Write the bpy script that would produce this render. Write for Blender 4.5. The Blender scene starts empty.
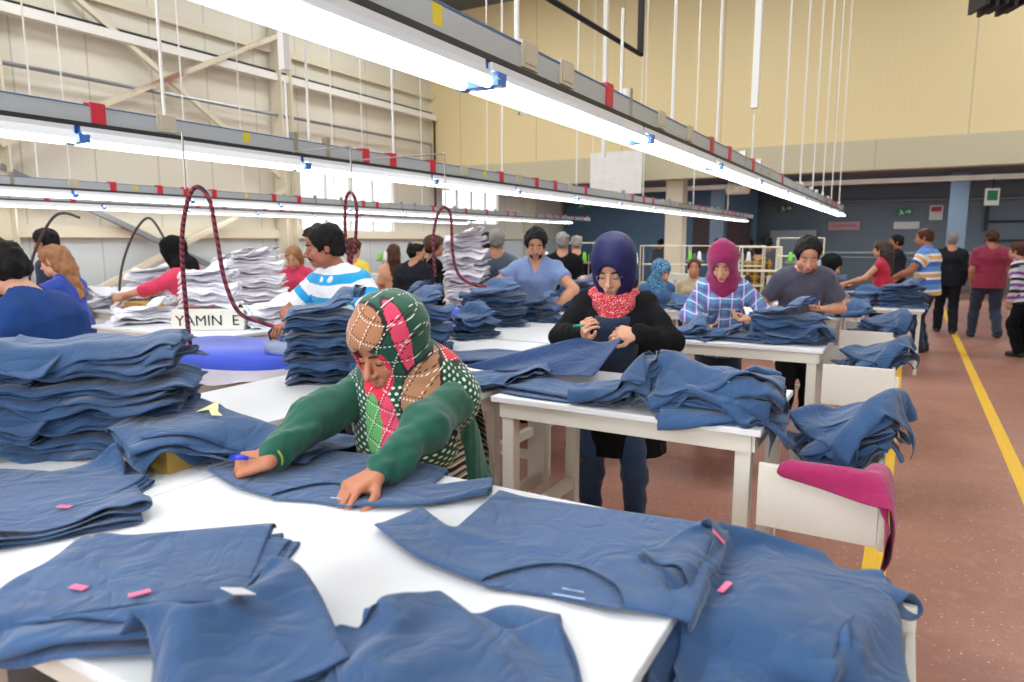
import bpy, bmesh, math, random, zlib, base64
import numpy as np
from mathutils import Vector, Matrix
S = bpy.context.scene
C = S.collection
R = math.radians
PI = math.pi

# ---------------------------------------------------------------- camera
F = 690.0
PITCH = math.atan(100 / F)
YAW = math.atan(400 / (F * math.cos(PITCH) + 100 * math.sin(PITCH)))
EYE = 1.58
cam = bpy.data.cameras.new('camera')
camo = bpy.data.objects.new('camera', cam)
C.objects.link(camo)
camo.location = (0, 0, EYE)
camo.rotation_euler = (PI / 2 - PITCH, 0, YAW)
cam.sensor_width = 36.0
cam.lens = F / 1024 * 36.0
cam.clip_end = 200
cam.clip_start = .05
S.camera = camo
cam.dof.use_dof = True
cam.dof.focus_distance = 2.6
cam.dof.aperture_fstop = 3.2
S.view_settings.view_transform = 'Standard'
S.view_settings.look = 'None'
S.view_settings.gamma = 1
S.view_settings.use_curve_mapping = False
S.view_settings.exposure = 0.0

# ---------------------------------------------------------------- materials
def lin(c):
    return tuple(((v / 255) / 12.92 if v / 255 <= .04045 else ((v / 255 + .055) / 1.055) ** 2.4) for v in c)

class NT:
    """tiny helper around a node tree"""
    def __init__(s, name, rough=.6, metal=0., spec=.5, sheen=0.):
        s.m = bpy.data.materials.new(name); s.m.use_nodes = True
        s.t = s.m.node_tree; s.b = s.t.nodes['Principled BSDF']
        s.b.inputs['Roughness'].default_value = rough
        s.b.inputs['Metallic'].default_value = metal
        s.b.inputs['Specular IOR Level'].default_value = spec
        if sheen:
            s.b.inputs['Sheen Weight'].default_value = sheen
            s.b.inputs['Sheen Roughness'].default_value = .5
    def n(s, typ, **kw):
        x = s.t.nodes.new(typ)
        for k, v in kw.items():
            setattr(x, k, v)
        return x
    def l(s, a, b):
        s.t.links.new(a, b)
    def math(s, op, a, b=None, c=None):
        x = s.n('ShaderNodeMath', operation=op)
        for i, v in enumerate((a, b, c)):
            if v is None: continue
            if isinstance(v, (int, float)): x.inputs[i].default_value = v
            else: s.l(v, x.inputs[i])
        return x.outputs[0]
    def mix(s, f, a, b):
        x = s.n('ShaderNodeMix', data_type='RGBA')
        for i, v in ((0, f), (6, a), (7, b)):
            if isinstance(v, (int, float)): x.inputs[i].default_value = v
            elif isinstance(v, tuple): x.inputs[i].default_value = (*v[:3], 1)
            else: s.l(v, x.inputs[i])
        return x.outputs[2]
    def noise(s, scale, detail=2, vec=None, rough=.5):
        x = s.n('ShaderNodeTexNoise'); x.inputs['Scale'].default_value = scale
        x.inputs['Detail'].default_value = detail; x.inputs['Roughness'].default_value = rough
        if vec is not None: s.l(vec, x.inputs['Vector'])
        return x.outputs[0]
    def ramp(s, f, lo, hi):
        x = s.n('ShaderNodeMapRange'); x.inputs[1].default_value = lo; x.inputs[2].default_value = hi
        s.l(f, x.inputs[0]); return x.outputs[0]
    def obj(s):
        x = s.n('ShaderNodeTexCoord'); return x.outputs['Object']
    def attr(s, name):
        x = s.n('ShaderNodeAttribute', attribute_name=name); return x
    def sep(s, v):
        x = s.n('ShaderNodeSeparateXYZ'); s.l(v, x.inputs[0]); return x.outputs
    def color(s, c):
        if isinstance(c, tuple): s.b.inputs['Base Color'].default_value = (*c[:3], 1)
        else: s.l(c, s.b.inputs['Base Color'])
        return s
    def bump(s, h, strength=.3, dist=.01):
        x = s.n('ShaderNodeBump'); x.inputs['Strength'].default_value = strength
        x.inputs['Distance'].default_value = dist
        s.l(h, x.inputs['Height']); s.l(x.outputs[0], s.b.inputs['Normal']); return s

def simple(name, rgb, rough=.6, metal=0., var=.12, scale=6., spec=.5, sheen=0., bump=0., bscale=60.):
    n = NT(name, rough, metal, spec, sheen)
    c = lin(rgb)
    f = n.noise(scale, 3)
    n.color(n.mix(f, tuple(v * (1 - var) for v in c), tuple(min(1, v * (1 + var)) for v in c)))
    if bump: n.bump(n.noise(bscale, 2), bump, .004)
    return n.m

def emit(name, rgb, strength):
    m = bpy.data.materials.new(name); m.use_nodes = True
    b = m.node_tree.nodes['Principled BSDF']
    b.inputs['Base Color'].default_value = (*lin(rgb), 1)
    b.inputs['Emission Color'].default_value = (*lin(rgb), 1)
    b.inputs['Emission Strength'].default_value = strength
    return m

# ---------------------------------------------------------------- mesh helpers
def tag(o, label=None, cat=None, group=None, kind=None):
    if label: o['label'] = label
    if cat: o['category'] = cat
    if group: o['group'] = group
    if kind: o['kind'] = kind
    return o

def thing(name, label, cat, loc=(0, 0, 0), rz=0., group=None):
    o = bpy.data.objects.new(name, None); C.objects.link(o)
    o.empty_display_size = .1
    o.location = loc; o.rotation_euler = (0, 0, rz)
    return tag(o, label, cat, group)

def link(name, me, m=None, parent=None, smooth=False):
    o = bpy.data.objects.new(name, me); C.objects.link(o)
    if m is not None:
        for x in (m if isinstance(m, (list, tuple)) else [m]): me.materials.append(x)
    if parent: o.parent = parent
    if smooth and len(me.polygons):
        me.polygons.foreach_set('use_smooth', [True] * len(me.polygons))
    return o

def copy_tree(o, parent=None):
    c = o.copy(); C.objects.link(c)
    if parent: c.parent = parent
    for ch in list(o.children): copy_tree(ch, c)
    return c

class MB:
    """collects boxes, bars and tubes into one mesh"""
    def __init__(s): s.v = []; s.f = []; s.mi = []; s.cur = 0
    def add(s, vs, fs):
        k = len(s.v); s.v += [tuple(v) for v in vs]
        s.f += [tuple(i + k for i in f) for f in fs]; s.mi += [s.cur] * len(fs); return s
    def box(s, x0, x1, y0, y1, z0, z1, M=None):
        vs = [Vector((x, y, z)) for x in (x0, x1) for y in (y0, y1) for z in (z0, z1)]
        if M: vs = [M @ v for v in vs]
        return s.add(vs, [(0, 1, 3, 2), (4, 6, 7, 5), (0, 4, 5, 1), (2, 3, 7, 6), (0, 2, 6, 4), (1, 5, 7, 3)])
    def bar(s, a, b, w, h, up=(0, 0, 1)):
        a = Vector(a); b = Vector(b); d = (b - a); L = d.length; d.normalize()
        u = Vector(up)
        if abs(d.dot(u)) > .99: u = Vector((1, 0, 0))
        r = d.cross(u).normalized(); u = r.cross(d)
        M = Matrix(((r.x, d.x, u.x, a.x), (r.y, d.y, u.y, a.y), (r.z, d.z, u.z, a.z), (0, 0, 0, 1)))
        return s.box(-w / 2, w / 2, 0, L, -h / 2, h / 2, M)
    def tube(s, pts, r, n=8, closed=False):
        pts = [Vector(p) for p in pts]; k0 = len(s.v); N = len(pts); up = None
        rr = r if isinstance(r, (list, tuple)) else [r] * N
        for i, p in enumerate(pts):
            if closed: d = pts[(i + 1) % N] - pts[i - 1]
            else: d = pts[min(i + 1, N - 1)] - pts[max(i - 1, 0)]
            d.normalize()
            if up is None:
                up = Vector((0, 0, 1)) if abs(d.z) < .9 else Vector((1, 0, 0))
            x = d.cross(up).normalized(); up = x.cross(d).normalized()
            for j in range(n):
                a = 2 * PI * j / n
                s.v.append(tuple(p + (x * math.cos(a) + up * math.sin(a)) * rr[i]))
        for i in range(N if closed else N - 1):
            for j in range(n):
                a = k0 + i * n + j; b = k0 + i * n + (j + 1) % n
                c = k0 + ((i + 1) % N) * n + (j + 1) % n; d = k0 + ((i + 1) % N) * n + j
                s.f.append((a, b, c, d)); s.mi.append(s.cur)
        if not closed:
            s.f.append(tuple(k0 + j for j in range(n))[::-1]); s.mi.append(s.cur)
            s.f.append(tuple(k0 + (N - 1) * n + j for j in range(n))); s.mi.append(s.cur)
        return s
    def prism(s, outline, z0, z1):
        n = len(outline); k = len(s.v)
        for z in (z0, z1):
            for p in outline: s.v.append((p[0], p[1], z))
        fs = [tuple(range(n))[::-1], tuple(range(n, 2 * n))] + [(i, (i + 1) % n, n + (i + 1) % n, n + i) for i in range(n)]
        s.f += [tuple(i + k for i in f) for f in fs]; s.mi += [s.cur] * len(fs)
        return s
    def lathe(s, prof, c=(0, 0, 0), n=16, axis='z'):
        k = len(s.v)
        for (r, z) in prof:
            for j in range(n):
                a = 2 * PI * j / n
                if axis == 'z': p = (c[0] + r * math.cos(a), c[1] + r * math.sin(a), c[2] + z)
                elif axis == 'x': p = (c[0] + z, c[1] + r * math.cos(a), c[2] + r * math.sin(a))
                else: p = (c[0] + r * math.cos(a), c[1] + z, c[2] + r * math.sin(a))
                s.v.append(p)
        for i in range(len(prof) - 1):
            for j in range(n):
                s.f.append((k + i * n + j, k + i * n + (j + 1) % n, k + (i + 1) * n + (j + 1) % n, k + (i + 1) * n + j)); s.mi.append(s.cur)
        s.f.append(tuple(k + j for j in range(n))[::-1]); s.mi.append(s.cur)
        s.f.append(tuple(k + (len(prof) - 1) * n + j for j in range(n))); s.mi.append(s.cur)
        return s
    def ell(s, c, r, nu=12, nv=8):
        k = len(s.v)
        for i in range(nv + 1):
            t = PI * i / nv
            for j in range(nu):
                a = 2 * PI * j / nu
                s.v.append((c[0] + r[0] * math.sin(t) * math.cos(a), c[1] + r[1] * math.sin(t) * math.sin(a), c[2] + r[2] * math.cos(t)))
        for i in range(nv):
            for j in range(nu):
                s.f.append((k + i * nu + j, k + (i + 1) * nu + j, k + (i + 1) * nu + (j + 1) % nu, k + i * nu + (j + 1) % nu)); s.mi.append(s.cur)
        return s
    def mesh(s, name):
        me = bpy.data.meshes.new(name); me.from_pydata(s.v, [], s.f)
        me.polygons.foreach_set('material_index', s.mi)
        bm = bmesh.new(); bm.from_mesh(me); bmesh.ops.recalc_face_normals(bm, faces=bm.faces); bm.to_mesh(me); bm.free()
        return me
    def build(s, name, m, parent=None, smooth=False, bevel=0.):
        o = link(name, s.mesh(name), m, parent, smooth)
        if bevel:
            b = o.modifiers.new('bevel', 'BEVEL'); b.width = bevel; b.segments = 2; b.limit_method = 'ANGLE'
        return o

def struct(name, mb, m, parent=None, **k):
    o = mb.build(name, m, parent, **k)
    if parent is None: o['kind'] = 'structure'
    return o

def text_part(name, body, size, m, parent, loc, rot, depth=.001):
    c = bpy.data.curves.new(name, 'FONT'); c.body = body; c.size = size; c.extrude = depth
    c.align_x = 'CENTER'; c.align_y = 'CENTER'
    o = bpy.data.objects.new(name, c); C.objects.link(o)
    bpy.context.view_layer.update()
    me = bpy.data.meshes.new_from_object(o.evaluated_get(bpy.context.evaluated_depsgraph_get()))
    bpy.data.objects.remove(o)
    q = link(name, me, m, parent); q.location = loc; q.rotation_euler = rot
    return q
# ---------------------------------------------------------------- light and world
w = bpy.data.worlds.new('world'); S.world = w; w.use_nodes = True
w.node_tree.nodes['Background'].inputs[0].default_value = (.93, .97, 1, 1)
w.node_tree.nodes['Background'].inputs[1].default_value = 2.2

def area(name, loc, rotv, sx, sy, e, col=(1, 1, 1)):
    l = bpy.data.lights.new(name, 'AREA'); l.shape = 'RECTANGLE'; l.size = sx; l.size_y = sy
    l.energy = e; l.color = col
    o = bpy.data.objects.new(name, l); C.objects.link(o); o.location = loc; o.rotation_euler = rotv
    return o

# ---------------------------------------------------------------- room shell
XL, XR, YB, YF, ZC = -12.2, 7.5, 16.6, -7.0, 7.8
def wall_mat(name, hi, lo, zsplit, period, horizontal=None):
    n = NT(name, .55); c = n.sep(n.n('ShaderNodeNewGeometry').outputs['Position'])
    f = n.math('GREATER_THAN', c[2], zsplit)
    col = n.mix(f, lin(lo), lin(hi))
    ax = c[1] if horizontal is None else c[0]
    m = n.math('MODULO', n.math('ADD', ax, 100.0), period)
    seam = n.math('LESS_THAN', m, .022)
    fine = n.math('LESS_THAN', n.math('MODULO', m, .115), .012)
    col = n.mix(n.math('MULTIPLY', seam, .45), col, (.2, .2, .18))
    col = n.mix(n.math('MULTIPLY', fine, .05), col, (.2, .2, .18))
    col = n.mix(n.math('MULTIPLY', n.noise(1.2, 3), .16), col, tuple(v * .75 for v in lin(hi)))
    n.color(col); return n.m
m_panel = wall_mat('cream sandwich panel', (222, 218, 202), (200, 212, 216), 1.62, 1.15)
m_bulk = wall_mat('cream painted board', (228, 210, 160), (228, 210, 160), -1, 2.4, 'x')
m_band = wall_mat('pale grey board', (196, 190, 160), (196, 190, 160), -1, 3.1, 'x')
m_back = wall_mat('blue grey wall', (112, 128, 140), (104, 122, 134), 1.2, 1.2, 'x')
m_dark = simple('dark roof sheet', (92, 96, 100), .6)
m_white = simple('white painted steel', (232, 232, 226), .4, var=.03)
m_cream = simple('cream painted steel', (218, 212, 190), .5, var=.05)
m_black = simple('black cable', (26, 24, 26), .6)
m_galv = simple('galvanised pipe', (150, 156, 160), .35, .6)
m_bcol = simple('blue grey column paint', (106, 124, 140), .5)

# red brown epoxy floor with scuffs
n = NT('red brown floor paint', .38, spec=.5)
co = n.n('ShaderNodeNewGeometry').outputs['Position']
a = n.noise(.9, 5, co, .6); b = n.noise(9, 4, co, .7); d = n.noise(45, 2, co, .6)
col = n.mix(n.ramp(a, .35, .65), lin((150, 98, 82)), lin((172, 122, 104)))
col = n.mix(n.math('MULTIPLY', n.ramp(b, .5, .72), .4), col, lin((196, 156, 140)))
col = n.mix(n.math('MULTIPLY', n.ramp(d, .3, .55), .18), col, lin((118, 74, 62)))
col = n.mix(n.math('GREATER_THAN', n.noise(70, 0, co), .79), col, lin((222, 205, 195)))
n.color(col); n.l(n.math('MULTIPLY_ADD', b, .25, .3), n.b.inputs['Roughness']); n.bump(d, .1, .002)
m_floor = n.m
struct('floor', MB().box(XL, XR, YF, 28, -.1, 0), m_floor)
struct('ceiling', MB().box(XL - .2, XR + .2, YF - .2, YB + .2, ZC, ZC + .12), m_dark)
# left wall with two window openings
def wall_x(name, x0, x1, y0, y1, z0, z1, holes, m):
    mb = MB(); ys = sorted({y0, y1, *[h[0] for h in holes], *[h[1] for h in holes]})
    for i in range(len(ys) - 1):
        a, b = ys[i], ys[i + 1]
        hh = [h for h in holes if h[0] <= a and h[1] >= b]
        if not hh: mb.box(x0, x1, a, b, z0, z1)
        else:
            mb.box(x0, x1, a, b, z0, hh[0][2]); mb.box(x0, x1, a, b, hh[0][3], z1)
    return struct(name, mb, m)
wins = [(11.55, 14.9, 1.72, 3.4), (17.1, 20.4, 2.1, 3.6)]
wall_x('wall_left', XL - .15, XL, YF, 28, 0, ZC, wins, m_panel)
wh = [(-9.3, -8.15, 4.93, 5.5)]
mb = MB(); mb.box(XL, -9.3, YB, YB + .15, 3.65, ZC); mb.box(-8.15, XR, YB, YB + .15, 3.65, ZC)
mb.box(-9.3, -8.15, YB, YB + .15, 3.65, 4.93); mb.box(-9.3, -8.15, YB, YB + .15, 5.5, ZC)
struct('wall_upper', mb, m_bulk)
struct('trim_1', MB().box(XL, XR, YB - .06, YB + .3, 3.05, 3.66), m_band)
struct('wall_back', MB().box(XL, XR, 27, 27.15, 0, 3.6), m_back)
struct('wall_right', MB().box(XR, XR + .15, YF, 28, 0, ZC), m_panel)
struct('wall_front', MB().box(XL, XR, YF - .15, YF, 0, ZC), m_panel)
struct('ceiling_2', MB().box(XL, XR, YB + .3, 27, 3.45, 3.6), simple('grey slab', (96, 110, 122), .7))
m_glass = NT('window glass', .05); m_glass.b.inputs['Transmission Weight'].default_value = 1; m_glass.b.inputs['IOR'].default_value = 1.02
m_glass = m_glass.m
for i, (y0, y1, z0, z1) in enumerate(wins):
    wo = bpy.data.objects.new('window_%d' % (i + 1), None); C.objects.link(wo); wo['kind'] = 'structure'
    fr = MB(); x = XL - .08
    for y in (y0, y1): fr.box(x, x + .06, y - .04, y + .04, z0, z1)
    for z in (z0, z1): fr.box(x, x + .06, y0, y1, z - .04, z + .04)
    nm = 4
    for j in range(1, nm): yy = y0 + (y1 - y0) * j / nm; fr.box(x, x + .05, yy - .035, yy + .035, z0, z1)
    fr.build('window_frame', m_white, wo)
    MB().box(x + .02, x + .026, y0, y1, z0, z1).build('pane', m_glass, wo)
wo = bpy.data.objects.new('window_3', None); C.objects.link(wo); wo['kind'] = 'structure'
fr = MB()
for x in (-9.3, -8.72, -8.15): fr.box(x - .04, x + .04, YB - .03, YB + .06, 4.9, 5.53)
for z in (4.93, 5.5): fr.box(-9.32, -8.13, YB - .03, YB + .06, z - .04, z + .04)
fr.build('window_frame', m_white, wo)
MB().box(-9.3, -8.15, YB + .02, YB + .03, 4.93, 5.5).build('pane', simple('dark window glass', (40, 52, 66), .1), wo)
struct('wall_office', MB().box(-9.5, -7.9, YB + .3, YB + .35, 4.7, 5.8), simple('office wall behind', (70, 80, 95), .7))

# steel frame of the left wall
def str_thing(name, label, cat, mb, m, group=None, parent=None):
    o = mb.build(name, m); return tag(o, label, cat, group)
xw = XL + .02
for i, y in enumerate((5.35, 10.95, 22.2)):
    mb = MB(); mb.box(xw, xw + .34, y - .16, y - .13, 0, ZC); mb.box(xw, xw + .34, y + .13, y + .16, 0, ZC); mb.box(xw + .16, xw + .2, y - .13, y + .13, 0, ZC)
    struct('trim_column_%d' % (i + 1), mb, m_cream)
for i, (z, h) in enumerate(((5.62, .16), (1.74, .2), (7.2, .15))):
    struct('trim_purlin_%d' % (i + 1), MB().box(xw, xw + .1, YF, 27 if z < 3 else YB, z - h / 2, z + h / 2), m_cream)
str_thing('cable_tray', 'long white cable tray with a black cable along the cream left wall', 'cable tray',
          MB().box(xw + .1, xw + .26, 2, YB - .1, 4.95, 5.1), m_white)
str_thing('cable', 'black cable lying on top of the white cable tray on the left wall', 'cable',
          MB().tube([(xw + .18, 2, 5.13), (xw + .18, 10, 5.14), (xw + .18, YB - .25, 5.13), (xw + .18, YB - .12, 4.9), (xw + .18, YB - .12, 2.5)], .03), m_black)
str_thing('wall_pipe', 'thin grey pipe running along the left wall below the cable tray', 'pipe',
          MB().tube([(xw + .2, 2, 4.2), (xw + .2, YB - .3, 4.28), (xw + .2, YB - .3, 3.1)], .035), m_galv)
def brace(a, b, lab, m): str_thing('wall_brace', lab, 'brace', MB().bar(a, b, .09, .09, (1, 0, 0)), m)
xb = xw + .18
m_rust = NT('weathered brace paint', .6); m_rust = m_rust.color(m_rust.mix(m_rust.ramp(m_rust.noise(5, 4), .5, .6), lin((214, 206, 184)), lin((150, 110, 90)))).m
brace((xb, 5.4, 6.3), (xb, 10.9, 2.9), 'steel brace falling towards the window between two wall columns', m_cream)
brace((xb + .1, 5.4, 3.0), (xb + .1, 10.9, 5.9), 'rust-stained steel brace rising towards the window between two wall columns', m_rust)
brace((xb, 5.4, 2.7), (xb, 10.9, .2), 'lower grey steel brace falling behind the white shirt piles', m_galv)
brace((xb + .1, 5.4, .2), (xb + .1, 10.9, 2.7), 'lower cream steel brace rising behind the white shirt piles', m_cream)

# columns and pipes in the area below the upper floor
def column(x, y, wd, m, lab):
    mb = MB(); mb.box(x - wd / 2, x + wd / 2, y - wd / 2, y - wd / 2 + .03, .03, 3.44); mb.box(x - wd / 2, x + wd / 2, y + wd / 2 - .03, y + wd / 2, .03, 3.44)
    mb.box(x - wd / 2 + .01, x + wd / 2 - .01, y - wd / 2 + .03, y + wd / 2 - .03, .03, 3.44); mb.box(x - wd / 2 - .03, x + wd / 2 + .03, y - wd / 2 - .03, y + wd / 2 + .03, 0, .03)
    o = struct('trim_column_' + lab, mb, m)
column(-5.15, 17.2, .42, m_cream, '4'); column(1.02, 22.5, .42, m_bcol, '5'); column(-5.6, 23.5, .45, m_bcol, '6')
str_thing('roof_beam', 'long white steel beam below the edge of the upper floor', 'beam', MB().box(-6.3, XR, 17.4, 17.55, 2.83, 2.93), m_white)
str_thing('black_pipe', 'black sprinkler pipe crossing under the roof near the light rail', 'pipe',
          MB().tube([(-3.2, 4.6, 3.85), (-2.52, 7.0, 3.45), (-2.52, 7.0, ZC)], .035, 10), m_black)
mb = MB(); mb.tube([(2.0, 26.8, 2.95), (2.0, 26.8, 1.9)], .05); mb.tube([(2.0, 26.8, 2.2), (3.2, 26.8, 2.2), (3.2, 26.8, 1.6), (2.0, 26.8, 1.6)], .03)
str_thing('wall_pipework', 'dark pipework on the far wall right of the aisle', 'pipe', mb, simple('dark pipe', (52, 56, 62), .5))
mb = MB(); mb.tube([(-12, 26.8, 3.0), (7, 26.8, 2.9)], .05); str_thing('wall_conduit', 'grey conduit running across the far blue-grey wall', 'pipe', mb, m_galv)
mb = MB()
for z, w_ in ((1.15, .06), (1.0, .03)): mb.box(-11, 7, 26.9, 26.96, z, z + w_)
str_thing('wall_rail', 'dark trunking strip along the far wall', 'trunking', mb, m_galv)
# blue grey partition and dark board far behind
struct('wall_partition', MB().box(-12, -4.7, 25.2, 25.3, 0, 3.4), simple('deep blue wall', (70, 98, 122), .6))
str_thing('notice_board', 'dark brown board on the far wall behind the purple headscarf', 'board', MB().box(-6.9, -4.9, 25.15, 25.2, 1.15, 2.5), simple('dark board', (62, 40, 42), .6))
str_thing('wall_cabinet', 'pale grey metal cabinet against the far wall', 'cabinet', MB().box(-4.4, -2.9, 26.2, 26.9, 0, 1.95).box(-3.66, -3.64, 26.18, 26.2, .1, 1.9), simple('pale cabinet', (150, 164, 176), .5))

# signs
m_green = simple('exit sign green', (44, 130, 88), .5); m_sgw = simple('sign white', (225, 230, 228), .5); m_red = simple('sign red', (190, 40, 46), .5)
m_pink = simple('faded red sign', (196, 150, 160), .5)
def sign(x, y, z, w_, h_, bm, fg, label, body=None, size=.1, group=None):
    t = thing('wall_sign', label, 'sign', (x, y, z), 0, group)
    MB().box(-w_ / 2, w_ / 2, -.015, .015, -h_ / 2, h_ / 2).build('panel', bm, t)
    if body: text_part('lettering', body, size, fg, t, (0, -.018, 0), (PI / 2, 0, 0))
    else:
        mb = MB(); mb.tube([(-w_ * .2, -.02, h_ * .3), (-w_ * .22, -.02, h_ * .28)], .05 * h_ * 2, 8)
        mb.bar((-w_ * .2, -.02, h_ * .2), (-w_ * .12, -.02, -h_ * .1), .05, .02, (0, 1, 0)); mb.bar((-w_ * .12, -.02, -h_ * .1), (-w_ * .25, -.02, -h_ * .38), .04, .02, (0, 1, 0)); mb.bar((-w_ * .12, -.02, -h_ * .1), (0, -.02, -h_ * .3), .04, .02, (0, 1, 0))
        mb.bar((w_ * .1, -.02, 0), (w_ * .32, -.02, 0), .05, .02, (0, 1, 0)); mb.add([(w_ * .28, -.02, .1 * h_ + .05), (w_ * .42, -.02, 0), (w_ * .28, -.02, -.1 * h_ - .05)], [(0, 1, 2)])
        mb.build('pictogram', fg, t)
    return t
sign(-11.2, 25.1, 3.0, .62, .38, m_green, m_sgw, 'green emergency exit sign hanging high in front of the blue wall at the left')
sign(-4.05, 26.9, 2.75, .5, .26, m_green, m_sgw, 'green exit sign on the far wall above the workers left of the light rail end')
sign(-.3, 26.9, 2.55, .5, .26, m_green, m_sgw, 'green exit sign on the far wall above the woman in the red vest')
t = sign(.62, 26.9, 2.5, .38, .48, m_sgw, m_red, 'small red and white safety notice on the far wall beside the exit sign', 'YANGIN', .06)
MB().box(-.15, .15, -.02, -.017, .04, .2).build('red_symbol', m_red, t)
sign(-.2, 26.9, 2.1, .75, .24, m_sgw, m_galv, 'long white wall plate under the green exit sign', '---', .1)
sign(-2.1, 26.9, 2.1, 1.0, .3, m_pink, m_red, 'pale pink sign with red lettering on the far wall', 'DIKIMHANE', .14)
t = thing('emergency_lamp', 'white double-headed emergency lamp fixed to the white beam', 'lamp', (-3.7, 17.3, 2.82))
MB().lathe([(.03, -.28), (.13, -.26), (.14, -.2), (.14, .2), (.13, .26), (.03, .28)], n=16, axis='x').build('housing', m_white, t, True)
MB().lathe([(.02, -.02), (.09, -.02), (.09, 0), (.02, .0)], (-.13, -.13, 0), 12, 'y').build('lens', m_cream, t); MB().lathe([(.02, -.02), (.09, -.02), (.09, 0), (.02, .0)], (.13, -.13, 0), 12, 'y').build('lens', m_cream, t)
t = thing('hanging_tag', 'small green and white exit plate hanging from the white beam at the right', 'sign', (1.35, 17.3, 2.5), R(25))
MB().box(-.14, .14, -.01, .01, -.2, .14).build('plate', m_sgw, t); MB().box(-.1, .1, -.013, -.011, -.1, .1).build('green_mark', m_green, t); MB().tube([(0, 0, .14), (0, 0, .33)], .012).build('hook', m_black, t)
# white projection board hanging from rods
t = thing('hanging_board', 'blank white board hanging from two thin rods below the cream upper wall', 'board', (-6.3, 16.0, 3.2))
MB().box(-.66, .66, -.02, .02, -.5, .5).build('panel', simple('board white', (226, 228, 226), .5), t)
for x in (-.6, .6): MB().tube([(x, 0, .5), (x, 0, 4.6)], .012).build('rod', m_white, t)
# dark fixture at the top right
t = thing('high_lamp', 'dark ribbed hanging fixture cropped by the top right corner', 'lamp', (.66, 10.1, 4.33), .4)
mb = MB()
for k in range(5): mb.box(-.22 + k * .1, -.18 + k * .1, -.2, .2, -.1 - .03 * (k % 2), .35)
mb.build('fins', m_black, t); MB().box(-.24, .26, -.22, .22, .3, .42).build('housing', simple('brown housing', (92, 80, 62), .6), t); MB().tube([(0, 0, .42), (0, 0, 3.4)], .02).build('rod', m_galv, t)

# yellow floor lines
m_yel = simple('yellow floor paint', (232, 184, 44), .5, var=.14, scale=9)
struct('trim_floor_line_1', MB().box(.7, .79, -5, 26.5, 0, .002), m_yel)
struct('trim_floor_line_2', MB().box(-.1, .005, -5, 26.5, 0, .002), m_yel)

# ---------------------------------------------------------------- light rails
m_rail = simple('pale blue grey rail', (188, 196, 202), .4, .3, var=.05)
m_railb = simple('blue rail edge', (70, 110, 165), .4)
m_railk = simple('black rail lower lip', (40, 40, 42), .5)
m_tube = emit('lit fluorescent tube', (255, 253, 250), 6)
m_refl = simple('white lamp reflector', (225, 228, 232), .3, var=.02)
m_clipr = simple('red clip', (205, 40, 62), .4); m_clipy = simple('yellow sticker', (235, 210, 30), .5)
m_clipg = simple('beige tap-off box', (200, 192, 168), .5); m_metal = simple('steel clip', (170, 165, 155), .35, .7)
m_bend = simple('blue lamp end', (60, 120, 205), .4)
RZ = 2.1
def light_rail(x, y0, y1, label, rods, rowname, seed):
    rnd = random.Random(seed)
    t = thing('light_rail', label, 'light rail', (x, 0, 0))
    mb = MB(); mb.box(-.018, .018, y0, y1, RZ + .1, RZ + .185); mb.build('rail', m_rail, t)
    MB().box(-.021, .021, y0, y1, RZ + .185, RZ + .192).build('blue_edge', m_railb, t)
    MB().box(-.03, .03, y0, y1, RZ + .078, RZ + .1).build('black_lip', m_railk, t)
    y = y0 + .3; k = 0
    while y < y1 - .1 and k < 60:
        q = rnd.random(); mb = MB()
        if q < .5: mb.box(-.027, .027, y, y + .075, RZ + .088, RZ + .208).box(-.034, -.02, y - .008, y + .083, RZ + .185, RZ + .21).build('red_clip', m_clipr, t)
        elif q < .62: mb.box(-.0185, .0185, y, y + .05, RZ + .12, RZ + .19).build('yellow_sticker', m_clipy, t)
        elif q < .8: mb.box(-.028, .028, y, y + .12, RZ + .11, RZ + .205).box(-.032, .032, y + .02, y + .1, RZ + .125, RZ + .19).build('tap_box', m_clipg, t)
        else: mb.box(-.024, .024, y, y + .035, RZ + .08, RZ + .24).build('steel_clip', m_metal, t)
        y += rnd.uniform(.3, .62); k += 1
    for (yr, top, wide) in rods:
        mb = MB()
        if wide: mb.box(-.028, .028, yr - .028, yr + .028, top if top < 3.5 else RZ + .5, ZC); mb.tube([(0, yr, RZ + .2), (0, yr, RZ + .6)], .008)
        else: mb.tube([(0, yr, RZ + .2), (0, yr, ZC)], .010, 8)
        mb.build('hanging_rod', m_white, t)
    return t
def lamps(x, y0, y1, L, group, label):
    first = None; y = y0; k = 0
    me = {}
    while y + L <= y1 + .01:
        t = thing('tube_lamp', label, 'lamp', (x, y, RZ), 0, group)
        if first is None:
            me['r'] = MB().box(-.035, .035, .02, L - .02, .045, .075).add([(-.10, .03, .0), (-.035, .03, .05), (.035, .03, .05), (.10, .03, .0), (-.10, L - .03, .0), (-.035, L - .03, .05), (.035, L - .03, .05), (.10, L - .03, .0)], [(0, 1, 5, 4), (1, 2, 6, 5), (2, 3, 7, 6)]).mesh('reflector'); me['r'].materials.append(m_refl)
            me['t'] = MB().tube([(0, .03, 0), (0, L - .03, 0)], .019, 10).mesh('tube'); me['t'].materials.append(m_tube)
            me['e'] = MB().box(-.085, .085, -.012, .022, -.012, .03).box(-.02, .02, -.012, .02, .03, .08).mesh('socket'); me['e'].materials.append(m_bend)
            first = 1
        link('reflector', me['r'], None, t)
        for dx in (-.05, .05):
            o = link('tube', me['t'], None, t); o.location = (dx, 0, 0)
        for dy in (.01, L - .012):
            o = link('socket', me['e'], None, t); o.location = (0, dy, 0)
        y += L; k += 1
X1, X2, X3, X4 = -1.30, -3.85, -8.7, -11.6
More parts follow.
